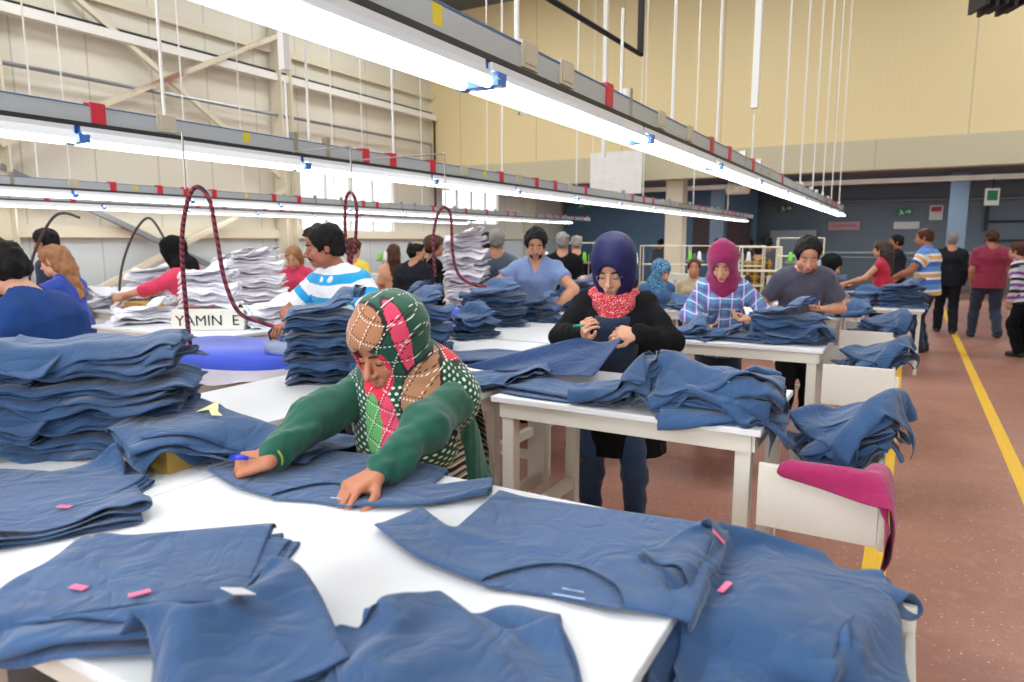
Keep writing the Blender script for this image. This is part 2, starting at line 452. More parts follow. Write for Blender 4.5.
light_rail(X1, -2.6, 16.0, 'pale grey power rail with red clips over the right-hand row of work tables', [(.4, 9, 0), (2.3, 9, 0), (3.35, 2.75, 1), (4.2, 9, 0), (5.3, 9, 0), (6.6, 2.75, 1), (8.3, 9, 0), (9.7, 9, 0), (11.0, 9, 0), (12.3, 9, 0), (13.7, 9, 0), (15.2, 9, 0)], 'a', 3)
lamps(X1, -2.6, 16.0, 1.55, 'tube lamps under the rail over the right-hand tables', 'twin fluorescent tube lamp under the power rail nearest the camera')
light_rail(X2, -1.0, 20.0, 'power rail with red clips over the ironing row, second rail from the right', [(1.2, 9, 0), (2.62, 9, 0), (3.55, 2.75, 1), (3.75, 9, 0), (4.7, 9, 0), (6.5, 9, 0), (8.4, 9, 0), (9.3, 2.75, 1), (11, 9, 0), (14, 9, 0), (17, 3.4, 0)], 'b', 7)
lamps(X2, -1.0, 20.0, 1.55, 'tube lamps under the rail over the ironing row', 'twin fluorescent tube lamp under the rail over the ironing row')
light_rail(X3, 0, 20.0, 'power rail with red clips over the white shirt tables, third rail from the right', [(4.3, 9, 0), (6.2, 9, 0), (9, 9, 0), (11.5, 9, 0), (14, 9, 0)], 'c', 11)
lamps(X3, 0, 20.0, 1.55, 'tube lamps under the third rail', 'twin fluorescent tube lamp under the third rail from the right')
light_rail(X4, 2, 18.0, 'farthest power rail with red clips close to the cream left wall', [(6.2, 9, 0), (9.5, 9, 0), (13, 9, 0)], 'd', 13)
lamps(X4, 2, 18.0, 1.55, 'tube lamps under the farthest rail', 'twin fluorescent tube lamp under the rail nearest the left wall')
# added fill: rows of glowing panels and area lights under the roof
m_fill = emit('daylight roof panel', (245, 250, 255), 5)
for i, (x, y) in enumerate([(-9, -2), (-9, 5), (-9, 12), (-3.5, -3), (-3.5, 4.5), (-3.5, 11.5), (3, -2), (3, 6), (3, 13)]):
    struct('window_roof_%d' % (i + 1), MB().box(x - .8, x + .8, y - 1.6, y + 1.6, ZC - .03, ZC - .005), m_fill)
    area('roof daylight', (x, y, ZC - .06), (0, 0, 0), 1.5, 3.1, 115, (1, .99, .97))
for (x, y) in ((-8, 21), (-1, 21), (4, 21)):
    area('upper floor lamp', (x, y, 3.4), (0, 0, 0), 2.5, 1.2, 170, (.85, .93, 1))  # added area lights without fixtures, brightening the space below the upper floor
# added front fill: glowing sheet and area light behind the camera
wf = bpy.data.objects.new('window_4', None); C.objects.link(wf); wf['kind'] = 'structure'
MB().box(-6, 3, YF + .01, YF + .04, 2.2, 5.0).build('pane', m_fill, wf)  # unseen glowing sheet on the front wall, added as fill
area('entrance daylight', (-1.5, YF + .1, 3.6), (-PI / 2, 0, 0), 9, 2.8, 260, (1, 1, 1))
# ---------------------------------------------------------------- furniture
m_top = simple('white laminate table top', (226, 229, 232), .45, var=.025, scale=14, spec=.35)
m_leg = simple('cream white table frame', (214, 212, 200), .5, var=.06, scale=10)
m_bin = simple('white bin board', (226, 224, 214), .5, var=.03)
def table(x0, x1, y0, y1, top, label, group=None, legs=True, lt=.055, brace=.34, apron=.065, rail=True, gm=None):
    t = thing('work_table', label, 'table', ((x0 + x1) / 2, (y0 + y1) / 2, 0), 0, group)
    a, b = (x1 - x0) / 2, (y1 - y0) / 2; i = .035
    MB().box(-a, a, -b, b, top - .025, top).build('tabletop', m_top, t, bevel=.004)
    mb = MB()
    for s in (-1, 1):
        mb.box(-a + i, a - i, s * (b - i) - .012, s * (b - i) + .012, top - .025 - apron, top - .025)
        mb.box(s * (a - i) - .012, s * (a - i) + .012, -b + i, b - i, top - .025 - apron, top - .025)
    mb.build('apron', m_leg, t)
    for sx in (-1, 1):
        for sy in (-1, 1):
            x = sx * (a - i - lt / 2); y = sy * (b - i - lt / 2)
            MB().box(x - lt / 2, x + lt / 2, y - lt / 2, y + lt / 2, 0, top - .025).build('leg', m_leg, t, bevel=.003)
        x = sx * (a - i - lt / 2)
        MB().box(x - .018, x + .018, -b + i + lt, b - i - lt, brace, brace + .055).build('side_rail', m_leg, t)
    if rail:
        y = b - i - lt / 2
        MB().box(-a + i + lt, a - i - lt, y - .015, y + .015, .17, .225).build('back_rail', m_leg, t)
    return t
T = .94
TA1 = table(-1.62, -.31, .52, 1.50, T, 'white foreground table of the woman in green with a bin at its aisle end', rail=False)
table(-2.75, -1.625, .52, 1.50, T, 'white work table at the far left holding the widest blue shirt pile', rail=False)
table(-1.95, -1.53, 2.40, 3.15, T, 'narrow white table section joined to the left end of the second work table')
TA2 = table(-1.48, -.40, 2.40, 3.15, T, 'white work table before the woman in the navy headscarf')
TA3 = table(-2.0, -.41, 4.42, 5.08, T, 'white work table before the woman in the purple headscarf')
TA4 = table(-2.0, -.48, 6.35, 7.0, T, 'white work table behind the young man in the dark grey shirt')
table(-2.62, -1.98, 1.62, 3.9, T - .01, 'long white table beside the ironing man carrying tall blue stacks')
table(-2.8, -1.98, 3.95, 6.3, T - .01, 'long white table farther back beside the ironing boards')
table(-.62, .19, 9.35, 10.1, .78, 'low white table with thin legs by the aisle before the man in the striped polo', lt=.035, apron=.03, brace=.25)
table(-1.5, -.66, 9.35, 10.1, .78, 'low white table with thin legs left of the one by the aisle', lt=.035, apron=.03, brace=.25)
table(-1.7, -.35, 11.2, 11.9, .84, 'distant white table in front of the woman in the red vest', lt=.035, apron=.03)

def side_bin(x0, x1, y0, y1, z0, z1, tab, lowfront=0.):
    w_, d_ = x1 - x0, y1 - y0
    t = bpy.data.objects.new('side_bin', None); C.objects.link(t); t.empty_display_size = .1; t.parent = tab; t.location = (x0 - tab.location.x, y0 - tab.location.y, 0)
    MB().box(0, w_, 0, .018, z0, z1 - lowfront).build('front_panel', m_bin, t, bevel=.003)
    MB().box(0, w_, d_ - .018, d_, z0, z1 + .02).build('back_panel', m_bin, t, bevel=.003)
    MB().box(w_ - .018, w_, .02, d_ - .02, z0, z1 - .03).build('outer_panel', m_bin, t, bevel=.003)
    MB().box(0, w_ - .02, .02, d_ - .02, z0, z0 + .015).build('bottom', m_bin, t)
    MB().box(w_ + .001, w_ + .02, -.01, .035, z0 - .005, z1 - .045).build('corner_post', m_bin, t)
    return t
side_bin(-.30, .06, .56, 1.48, .60, .86, TA1)
side_bin(-.395, -.03, 2.36, 3.12, .62, .84, TA2)
side_bin(-.405, -.03, 4.40, 5.06, .62, .86, TA3)
side_bin(-.475, -.08, 6.36, 6.98, .62, .84, TA4)

# metal cabinet under the left end of the foreground table
t = thing('control_box', 'grey metal box on a frame under the near edge of the left table', 'box', (-1.75, .72, 0))
mg = simple('grey machine enamel', (104, 106, 106), .45, .3)
MB().box(-.25, .18, -.14, .2, .28, .52).build('housing', mg, t, bevel=.01)
MB().box(.0, .1, -.15, -.14, .42, .44).build('label_plate', m_cream, t)
mb = MB()
for x in (-.26, .19):
    mb.box(x - .02, x + .02, -.2, .24, .22, .26); mb.box(x - .02, x + .02, -.2, -.16, 0, .26); mb.box(x - .02, x + .02, .2, .24, 0, .26)
mb.box(-.26, .19, -.2, -.16, .22, .26); mb.build('frame', m_leg, t)

# small yellow cardboard box under the loose shirts
m_card = simple('yellow cardboard', (196, 160, 78), .7)
tag(MB().box(-.12, .12, -.13, .13, 0, .08).box(-.12, .12, -.005, .005, .08, .083).build('cardboard_box', m_card), 'small yellow cardboard box on the table under the loose blue shirts', 'box').location = (-1.86, 1.25, T)

# ironing tables
m_blue = simple('royal blue ironing cloth', (52, 82, 205), .8, var=.08, sheen=.3)
m_cloth = simple('white cotton cover', (222, 222, 236), .8, var=.04)
m_iron_b = simple('cream grey machine body', (196, 194, 184), .5)
m_vent = simple('dark vent', (90, 90, 88), .6)
def ironing(x, y, rz, label):
    t = thing('ironing_table', label, 'ironing table', (x, y, 0), R(rz))
    out = []
    N = 44
    for i in range(N):
        a = 2 * PI * i / N; cx, cy = math.cos(a), math.sin(a)
        ex = .62 * math.copysign(abs(cx) ** .45, cx); ey = (.40 - .05 * cx) * math.copysign(abs(cy) ** .55, cy); out.append((ex, ey))
    def skirt(sc0, z0, sc1, z1, sc2=None, z2=None, wav=0):
        v = []; f = []
        rings = [(sc0, z0), ((sc0 + sc1) / 2, (z0 * .3 + z1 * .7)), (sc1, z1)]
        for k, (sc, z) in enumerate(rings):
            for i, (px, py) in enumerate(out):
                dz = wav * math.sin(i * .9) * (k == 2) ; v.append((px * sc, py * sc, z + dz))
        for k in range(2):
            for i in range(N): v; f.append((k * N + i, k * N + (i + 1) % N, (k + 1) * N + (i + 1) % N, (k + 1) * N + i))
        return v, f
    mb = MB(); v, f = skirt(.96, .93, 1.0, .86, wav=.012); f.append(tuple(range(N))); mb.add(v, f); mb.build('blue_cover', m_blue, t, True)
    mb = MB(); v, f = skirt(1.0, .875, 1.03, .80, wav=.02); mb.add(v, f); mb.build('white_underlay', m_cloth, t, True)
    mb = MB(); v, f = skirt(.93, .86, .9, .62); f.append(tuple(2 * N + i for i in range(N))[::-1]); mb.add(v, f); mb.build('suction_box', m_iron_b, t, True)
    mb = MB()
    for k in (0, 1, 2): mb.box(-.1 + k * .1, -.04 + k * .1, -.385, -.375, .66, .72)
    mb.build('vents', m_vent, t)
    for sx in (-1, 1):
        MB().box(sx * .4 - .04, sx * .4 + .04, -.2, .2, 0, .64).build('leg', m_iron_b, t)
    MB().box(-.4, .4, -.03, .03, .1, .16).build('stretcher', m_iron_b, t)
    return t
ironing(-3.60, 2.80, 6, 'ironing table with blue cover and white underlay before the man in the striped polo')
ironing(-3.45, 4.30, 3, 'ironing table with blue cover mostly hidden by the middle blue piles')
ironing(-3.35, 5.75, 3, 'ironing table with blue cover in front of the man in the light blue shirt')

# iron held by the man
m_chrome = simple('chrome', (200, 205, 210), .12, 1., var=.02)
m_redp = simple('red plastic', (190, 30, 40), .35); m_blk = simple('black plastic', (22, 22, 26), .4)
t = thing('steam_iron', 'steam iron with clear blue body and red black handle in the ironing man hand', 'iron', (-3.14, 2.76, .935), R(100))
pts = []
for i in range(20):
    a = 2 * PI * i / 20; x = math.cos(a) * .055; y = math.sin(a) * .11
    if y > 0: x *= (1 - (y / .115) ** 2 * .8)
    pts.append((x, y))
MB().prism(pts, .0, .014).build('sole_plate', m_chrome, t)
mb = MB()
for k in range(5):
    sc = (1, 1.02, .96, .8, .45)[k]; z = .014 + k * .017
    for p in pts: mb.v.append((p[0] * sc, p[1] * sc, z))
for k in range(4):
    for i in range(20): mb.f.append((k * 20 + i, k * 20 + (i + 1) % 20, (k + 1) * 20 + (i + 1) % 20, (k + 1) * 20 + i)); mb.mi.append(0)
mb.f.append(tuple(80 + i for i in range(20))); mb.mi.append(0)
mi = NT('clear bluish plastic', .1); mi.color(lin((190, 205, 225))); mi.b.inputs['Transmission Weight'].default_value = .5
mb.build('body', mi.m, t, True)
MB().tube([(0, -.07, .07), (0, -.08, .12), (0, -.05, .145), (0, .03, .145), (0, .06, .12), (0, .05, .075)], .013).build('handle', m_blk, t, True)
MB().box(-.014, .014, -.03, .03, .15, .166).build('button', m_redp, t, bevel=.004)
MB().ell((0, -.04, .085), (.035, .03, .02)).build('water_cap', simple('blue cap', (40, 60, 170), .3), t, True)

# striped steam hoses looping down from the rails
def cable_mat(name, a, b, f):
    n = NT(name, .6); c = n.sep(n.n('ShaderNodeNewGeometry').outputs['Position'])
    s_ = n.math('LESS_THAN', n.math('FRACT', n.math('MULTIPLY', n.math('ADD', c[2], c[0]), f)), .5)
    n.color(n.mix(s_, lin(a), lin(b))); return n.m
m_hose = cable_mat('black and red braided hose', (40, 24, 34), (150, 40, 62), 26)
def spline(pts, k=10):
    out = []; P = [Vector(p) for p in pts]
    for i in range(len(P) - 1):
        p0 = P[max(i - 1, 0)]; p1 = P[i]; p2 = P[i + 1]; p3 = P[min(i + 2, len(P) - 1)]
        for j in range(k):
            t_ = j / k; out.append(.5 * ((2 * p1) + (-p0 + p2) * t_ + (2 * p0 - 5 * p1 + 4 * p2 - p3) * t_ ** 2 + (-p0 + 3 * p1 - 3 * p2 + p3) * t_ ** 3))
    out.append(P[-1]); return out
def hose(pts, r, label, m=None):
    return tag(MB().tube(spline(pts), r, 8).build('steam_hose', m or m_hose, None, True), label, 'hose')
def shift(x, y, dx):   # a point dx metres to the picture's right of a place, used to lay hoses across the view direction
    return x + dx * math.cos(.62), y + dx * math.sin(.62)
def loop(x, y, pts, r, label, m=None):
    return hose([(*shift(x, y, a), z) for a, z in pts], r, label, m)
loop(-3.62, 2.63, [(-.09, .93), (-.10, 1.2), (-.10, 1.55), (-.06, 1.78), (0, 1.89), (.07, 1.82), (.10, 1.6), (.13, 1.35), (.20, 1.16), (.32, 1.1), (.44, 1.06)], .013, 'thick black and red steam hose looping down to the steam iron')
loop(-2.95, 4.17, [(-.08, 1.32), (-.09, 1.6), (-.05, 1.78), (0, 1.82), (.04, 1.75), (.05, 1.5), (.09, 1.34), (.2, 1.26), (.3, 1.25)], .011, 'steam hose looping over the middle blue piles before the pale shirt stack')
loop(-3.3, 3.55, [(.02, .95), (.0, 1.35), (-.03, 1.6), (-.02, 1.85), (.02, 1.9), (.05, 1.8), (.03, 1.55), (.0, 1.42), (-.02, 1.0)], .011, 'narrow steam hose loop hanging just right of the ironing man')
m_thin = simple('thin dark flex', (70, 56, 60), .6)
loop(-6.4, 3.35, [(-.38, .95), (-.32, 1.36), (-.22, 1.6), (-.1, 1.78), (0, 1.82), (.12, 1.78)], .012, 'thin dark flex arching behind the blonde woman', m_thin)
loop(-6.6, 4.15, [(-.26, .95), (-.22, 1.25), (-.14, 1.5), (-.02, 1.72), (.1, 1.8), (.22, 1.6), (.3, 1.38)], .012, 'thin dark flex looping above the long table of white shirts', m_thin)
# coil spring hanger
for (x, y, zt, zb, lab) in ((-3.70, 2.62, 2.2, 1.9, 'thin steel rod holding up the thick hose loop by the lettered carton'), (-2.95, 4.17, 2.2, 1.83, 'thin steel rod holding the hose loop over the middle blue piles'), (-3.28, 3.56, 2.2, 1.9, 'thin steel rod holding the narrow hose loop right of the ironing man')):
    tag(MB().tube([(x, y, zb - .02), (x, y, zt), (X2, y, zt)], .006).build('hose_hanger', m_metal), lab, 'hanger')

# tables in the white shirt area
table(-7.7, -5.9, 3.75, 4.45, .92, 'white table under the long spread of white shirts at the left')
table(-5.6, -4.1, 3.05, 3.9, .92, 'white table with a white shirt hanging over its corner near the black headscarf')
table(-7.6, -5.5, 4.5, 5.6, .92, 'white table under the tall white shirt stack behind the black headscarf')
t = thing('lettered_carton', 'white carton with black capital letters under the rounded white shirt stack', 'carton', (-4.50, 3.30, .922), R(36))
MB().box(-.26, .26, -.01, .28, 0, .155).build('carton', m_bin, t, bevel=.006)
text_part('lettering', 'YAMIN', .11, m_black, t, (-.06, -.013, .07), (PI / 2, 0, 0)); text_part('lettering', 'E', .11, m_black, t, (.2, -.013, .07), (PI / 2, 0, 0))
t = thing('orange_panel', 'orange wooden panel standing under the white shirt table', 'panel', (-7.2, 4.75, 0), R(30))
MB().box(-.25, .25, -.02, .02, 0, .8).build('board', simple('orange wood', (176, 84, 48), .6), t); MB().box(-.27, -.2, -.03, .03, 0, .8).build('edge_post', mg, t)
tag(MB().tube(spline([(-7.6, 3.6, .62), (-7.0, 3.8, .5), (-6.3, 4.1, .55), (-5.8, 4.5, .7)]), .022).build('floor_hose', simple('red hose', (130, 28, 32), .4), None, True), 'red hose sagging under the white shirt table', 'hose')
MBx = MB(); MBx.box(-.14, .14, -.1, .1, 0, .12)
tag(MBx.build('cardboard_box', m_card), 'yellow cardboard box among the white shirts before the black headscarf', 'box').location = (-5.95, 3.72, .92)

# white wire racks behind
def rack(x, y, rz, w_, h_, n_, label, z0=.0):
    t = thing('wire_rack', label, 'rack', (x, y, z0), R(rz))
    for sx in (-1, 1):
        for sy in (-.16, .16): MB().tube([(sx * w_ / 2, sy, 0), (sx * w_ / 2, sy, h_)], .009).build('post', m_cream, t)
    for k in range(n_):
        z = h_ - k * h_ / n_ * .62; mb = MB()
        mb.tube([(-w_ / 2, -.16, z), (w_ / 2, -.16, z)], .008); mb.tube([(-w_ / 2, .16, z), (w_ / 2, .16, z)], .008)
        mb.tube([(-w_ / 2, -.16, z), (-w_ / 2, .16, z)], .008); mb.tube([(w_ / 2, -.16, z), (w_ / 2, .16, z)], .008); mb.build('shelf_frame', m_cream, t)
    return t
rack(-4.2, 10.0, 10, .9, 1.55, 3, 'white wire rack before the man in the beige jacket')
rack(-3.6, 11.5, 10, .8, 1.5, 3, 'white wire rack left of the cream column')
rack(-2.95, 11.6, 10, .7, 1.5, 3, 'white wire rack behind the purple headscarf, left one')
rack(-2.3, 11.4, 5, .6, 1.5, 3, 'white wire rack behind the purple headscarf, right one')
rack(-1.72, 9.6, 5, .5, 1.5, 3, 'white wire rack before the man in the checked shirt')
rack(-1.35, 10.5, 5, .6, 1.62, 4, 'taller white wire rack behind the young man in dark grey')
rack(2.0, 14.5, 0, .9, 1.4, 3, 'white wire rack right of the man in the maroon shirt')
# ---------------------------------------------------------------- garments: grids of folded jersey
def serp(L, W, layers, gap, nv, nu, seed):
    """a length of shirt folded back and forth; returns start points and quads"""
    rnd = random.Random(seed); prof = []
    for l in range(layers):
        a = -L / 2 + rnd.uniform(0, .05); b = L / 2 - rnd.uniform(0, .05)
        pts = [(a + (b - a) * i / nu, l * gap) for i in range(nu + 1)]
        prof += pts[::-1] if l % 2 else pts
    P = []
    for y, z in prof:
        for j in range(nv + 1):
            x = -W / 2 + W * j / nv
            P.append((x + .01 * math.sin(y * 8 + z * 90), y + .02 * math.sin(x * 9 + z * 80 + seed), z + .006 * math.sin(7 * x + 3 * y + seed)))
    n = nv + 1
    Fq = [(i * n + j, i * n + j + 1, (i + 1) * n + j + 1, (i + 1) * n + j) for i in range(len(prof) - 1) for j in range(nv)]
    return P, Fq, (len(prof), n)

def tee(length, nb=16, ns=5, cell=.03, half=.25):
    """T-shirt lying flat, neck at -y, front and back panels joined at the shoulders, sleeves and sides"""
    nl = int(round(length / cell)); ks = 7; P = []; idx = {}
    def pos(c, r):
        if 0 <= c <= nb:
            u = (c / nb * 2 - 1); x = u * half; top = .075 * max(0, abs(u) - .33) ; y = top + r * cell * (1 if r > ks else 1)
            y = top * max(0, 1 - r / ks) + r * cell
        else:
            d = -c if c < 0 else c - nb; sx = -1 if c < 0 else 1
            ext = d * .036; x = sx * (half + ext * (.95 - .25 * r / ks)); y = .05 * max(0, 1 - r / ks) + r * cell + ext * .55
        return x, y
    for side in (1, 0):
        for r in range(nl + 1):
            for c in range(-ns, nb + ns + 1):
                if (c < 0 or c > nb) and r > ks: continue
                x, y = pos(c, r); z = .009 * side
                u = abs(c / nb * 2 - 1)
                if r <= 6 and 0 <= c <= nb and u < .46:
                    dep = (.15 if side else .03) * math.cos(u / .46 * PI / 2) ** .6
                    y = y + dep * (1 - r / 7)
                edge = (r == 0 and not (0 <= c <= nb and u < .46)) or (c in (0, nb) and r >= ks) or (r == ks and (c < 0 or c > nb))
                if edge and side == 0 and (1, r, c) in idx: idx[0, r, c] = idx[1, r, c]; continue
                if edge: z = .0045
                idx[side, r, c] = len(P); P.append((x, y, z + .003 * math.sin(11 * x + 7 * y)))
    Fq = []
    for side in (0, 1):
        for r in range(nl):
            for c in range(-ns, nb + ns):
                q = [idx.get((side, r, c)), idx.get((side, r, c + 1)), idx.get((side, r + 1, c + 1)), idx.get((side, r + 1, c))]
                if None in q or len(set(q)) < 4: continue
                if (c < 0 or c >= nb) and r >= ks: continue
                Fq.append(tuple(q) if side else tuple(q[::-1]))
    return P, Fq, (len(P), 1)
# ---------------------------------------------------------------- let the shirts fall: each one settles as cloth on the furniture and on the shirts below it
import time
_t0 = time.time()
GAR = {}
class Drop:
    def __init__(s, boxes):
        s.tmp = []; s.done = []
        for (x0, x1, y0, y1, z0, z1) in boxes:
            o = MB().box(x0, x1, y0, y1, z0, z1).build('collider', None); s.collide(o, .003); s.tmp.append(o)
    def collide(s, o, th):
        o.modifiers.new('c', 'COLLISION'); o.collision.thickness_outer = th; o.collision.cloth_friction = 25
    def topz(s, x, y, r=.15):
        z = 0.
        for V in s.done:
            m = (np.abs(V[:, 0] - x) < r) & (np.abs(V[:, 1] - y) < r)
            if m.any(): z = max(z, V[m, 2].max())
        return z
    def drop(s, name, kind, args, loc, rz=0, tilt=(0, 0), z=None, frames=30, bend=.3, base=.94, zadd=.02, q=4, recentre=False):
        P, Fq, sh = (serp if kind == 'serp' else tee)(*args)
        me = bpy.data.meshes.new(name); me.from_pydata(P, [], Fq)
        zz = z if z is not None else max(base, s.topz(loc[0], loc[1])) + zadd
        me.transform(Matrix.Translation((loc[0], loc[1], zz)) @ Matrix.Rotation(R(rz), 4, 'Z') @ Matrix.Rotation(R(tilt[1]), 4, 'Y') @ Matrix.Rotation(R(tilt[0]), 4, 'X'))
        if time.time() - _t0 < 240:
            o = bpy.data.objects.new(name, me); C.objects.link(o)
            m = o.modifiers.new('cl', 'CLOTH'); e = m.settings
            e.quality = q; e.mass = .25; e.tension_stiffness = e.compression_stiffness = 14; e.shear_stiffness = 7; e.bending_stiffness = bend
            cs = m.collision_settings; cs.use_self_collision = True; cs.self_distance_min = cs.distance_min = .005
            cs.collision_quality = 2; cs.self_friction = 8; cs.friction = 8
            m.point_cache.frame_start = 1; m.point_cache.frame_end = frames + 5
            for f in range(1, frames + 1): S.frame_set(f)
            m2 = bpy.data.meshes.new_from_object(o.evaluated_get(bpy.context.evaluated_depsgraph_get()))
            o.modifiers.clear(); o.data = m2; bpy.data.meshes.remove(me)
            bpy.context.view_layer.update(); s.collide(o, .004); s.tmp.append(o)
        else: m2 = me
        V = np.array([v.co[:] for v in m2.vertices]); s.done.append(V)
        if recentre: V = V - np.array([(V[:, 0].min() + V[:, 0].max()) / 2, (V[:, 1].min() + V[:, 1].max()) / 2, 0])
        GAR[name] = (V, Fq)
    def clear(s):
        for o in s.tmp: bpy.data.objects.remove(o)
        S.frame_set(1)
_r = random.Random(5); U = _r.uniform
TB = (-2.75, -.31, .52, 1.5, .86, .94)
D_ = Drop([(-.6, .6, -.6, .6, -.1, 0)])
for i in range(6):
    D_.drop('k%d' % i, 'serp', (.30 + U(-.02, .02), .42 + U(-.03, .03), 3, .011, 13, 7, i + 20), (U(-.015, .015), U(-.015, .015)), rz=U(-6, 6) + (180 if i % 2 else 0), base=0, frames=16, zadd=.01, recentre=True)
D_.clear()
D_ = Drop([TB])
D_.drop('a0', 'serp', (.38, .50, 4, .014, 16, 9, 1), (-1.86, .80), rz=20, frames=20)
D_.drop('a1', 'serp', (.38, .46, 4, .016, 16, 9, 2), (-1.76, .86), rz=-25, tilt=(6, 5), frames=28)
D_.drop('b0', 'serp', (.36, .40, 4, .016, 16, 9, 3), (-1.22, .75), rz=35, frames=22)
D_.drop('b1', 'serp', (.42, .44, 4, .014, 18, 10, 4), (-1.20, .71), rz=28, tilt=(10, -4), frames=32)
D_.drop('c0', 'serp', (.32, .36, 4, .02, 16, 9, 5), (-.86, .70), rz=-20, tilt=(12, 14), frames=30)
D_.drop('d0', 'serp', (.30, .36, 4, .016, 16, 9, 6), (-.52, .75), rz=-30, frames=22)
D_.drop('d1', 'serp', (.36, .36, 3, .02, 16, 10, 7), (-.53, .76), rz=30, tilt=(14, 16), frames=30)
D_.clear()
D_ = Drop([TB])
D_.drop('tee_e', 'tee', (.44, 16, 5, .03, .29), (-.55, 1.01), rz=9, frames=18, bend=.6, zadd=.004)
D_.drop('tee_g', 'tee', (.40, 16, 5, .03, .25), (-1.22, 1.13), rz=14, frames=14, bend=.6, zadd=.004)
D_.clear()
D_ = Drop([TB, (-.31, .08, .5, 1.5, .5, .6), (-.28, .03, .60, 1.42, .55, .84), (.03, .06, .5, 1.5, .5, .85), (-.2, .0, 1.2, 1.46, .8, .90)])
D_.drop('f0', 'serp', (.56, .32, 3, .016, 13, 13, 11), (-.15, 1.20), rz=4, frames=24, base=.90)
D_.drop('f1', 'serp', (.50, .34, 3, .018, 13, 12, 12), (-.17, 1.34), rz=-10, frames=24, base=.90, tilt=(4, -6))
D_.drop('f2', 'serp', (.62, .40, 2, .02, 15, 18, 13), (-.13, 1.26), rz=8, frames=30, base=.90, tilt=(0, 10))
D_.drop('f3', 'serp', (.55, .38, 2, .02, 14, 16, 14), (-.15, 1.38), rz=-25, frames=30, base=.90, tilt=(8, 10))
D_.clear()
T2B = (-1.95, -.40, 2.40, 3.15, .86, .94)
D_ = Drop([T2B])
for i in range(6):
    D_.drop('p%d' % i, 'serp', (.34 + U(-.02, .03), .48, 3, .014, 15, 8, i + 30), (-.60 + U(-.03, .03), 2.60 + U(-.03, .02)), rz=U(-12, 12) + (180 if i % 2 else 0), frames=18, zadd=.014, tilt=(U(-4, 4), U(-4, 4)))
D_.drop('p6', 'serp', (.40, .5, 3, .018, 16, 10, 37), (-.66, 2.62), rz=25, tilt=(5, 10), frames=28)
D_.drop('q0', 'serp', (.34, .34, 4, .014, 14, 9, 40), (-1.00, 2.56), rz=12, frames=20)
D_.drop('q1', 'serp', (.34, .34, 4, .016, 14, 9, 41), (-1.00, 2.58), rz=-15, tilt=(8, 8), frames=26)
D_.clear()
D_ = Drop([T2B])
D_.drop('r0', 'serp', (.32, .42, 3, .016, 15, 9, 42), (-1.66, 2.62), rz=25, frames=20, tilt=(5, 5))
D_.drop('r1', 'serp', (.28, .38, 3, .016, 15, 9, 43), (-1.32, 2.60), rz=-10, frames=20)
D_.drop('r2', 'serp', (.40, .42, 2, .016, 15, 12, 44), (-1.55, 2.66), rz=40, frames=26, tilt=(8, 4))
D_.clear()
D_ = Drop([T2B, (-.40, -.05, 2.40, 3.15, .6, .78), (-.05, -.03, 2.38, 3.15, .6, .84), (-.42, -.03, 2.36, 2.38, .6, .845)])
for i in range(4):
    D_.drop('u%d' % i, 'serp', (.36 + U(-.02, .05), .44, 3, .015, 15, 9, i + 50), (-.16 + U(-.03, .02), 2.88 + U(-.05, .04)), rz=U(-15, 15) + 90, frames=18, base=.84, zadd=.014, tilt=(U(-3, 3), 4))
D_.drop('u4', 'serp', (.46, .48, 2, .018, 16, 14, 57), (-.13, 2.84), rz=30, tilt=(0, 8), frames=28, base=.84)
D_.drop('mag', 'serp', (.62, .24, 2, .012, 10, 20, 58), (-.11, 2.42), rz=-86, z=.87, frames=26, bend=.15)
D_.clear()
D_ = Drop([TB, (-1.98, -1.74, 1.12, 1.38, .9, 1.025), (-3.0, -1.6, 1.5, 2.2, .8, .91)])
D_.drop('l0', 'serp', (.40, .42, 4, .016, 15, 9, 61), (-1.80, 1.30), rz=50, frames=24, zadd=.1)
D_.drop('l1', 'serp', (.52, .46, 2, .016, 18, 15, 62), (-1.66, 1.42), rz=20, frames=26, tilt=(3, -3), zadd=.06)
D_.drop('l2', 'serp', (.42, .46, 3, .016, 16, 10, 63), (-1.84, 1.30), rz=70, frames=26, tilt=(5, 5))
D_.clear()
print('shirts settled in %.0f s' % (time.time() - _t0), {k: (v[0].min(0).round(2).tolist(), v[0].max(0).round(2).tolist()) for k, v in GAR.items()})

def garment_mesh(key, centre=None):
    V, Fq = GAR[key]
    return (V - np.array(centre) if centre is not None else V), Fq
# ---------------------------------------------------------------- shirts
def jersey(name, c, dark=.85, scale=3.):
    n = NT(name, .85, spec=.25, sheen=.25); c = lin(c)
    f = n.noise(scale, 3, n.n('ShaderNodeNewGeometry').outputs['Position'])
    info = n.n('ShaderNodeObjectInfo').outputs['Random']
    a = n.mix(f, tuple(v * dark for v in c), tuple(min(1, v * 1.12) for v in c))
    h = n.n('ShaderNodeHueSaturation'); n.l(a, h.inputs['Color']); n.l(n.math('MULTIPLY_ADD', info, .22, .88), h.inputs['Value'])
    n.color(h.outputs[0])
    w_ = n.n('ShaderNodeTexNoise'); w_.inputs['Scale'].default_value = 7; w_.inputs['Detail'].default_value = 2.5; w_.inputs['Distortion'].default_value = 1.2
    n.l(n.obj(), w_.inputs['Vector']); rid = n.math('ABSOLUTE', n.math('SUBTRACT', w_.outputs[0], .5))
    n.bump(n.math('ADD', n.math('MULTIPLY', rid, 1.3), n.math('MULTIPLY', n.noise(420, 1, n.obj()), .03)), .55, .03)
    return n.m
m_denim = jersey('blue jersey', (52, 84, 126))
m_wshirt = jersey('white shirt cloth', (232, 232, 240), .95)
m_pale = jersey('pale grey lilac cloth', (214, 208, 214), .93)
m_mag = jersey('magenta jersey', (158, 38, 92))
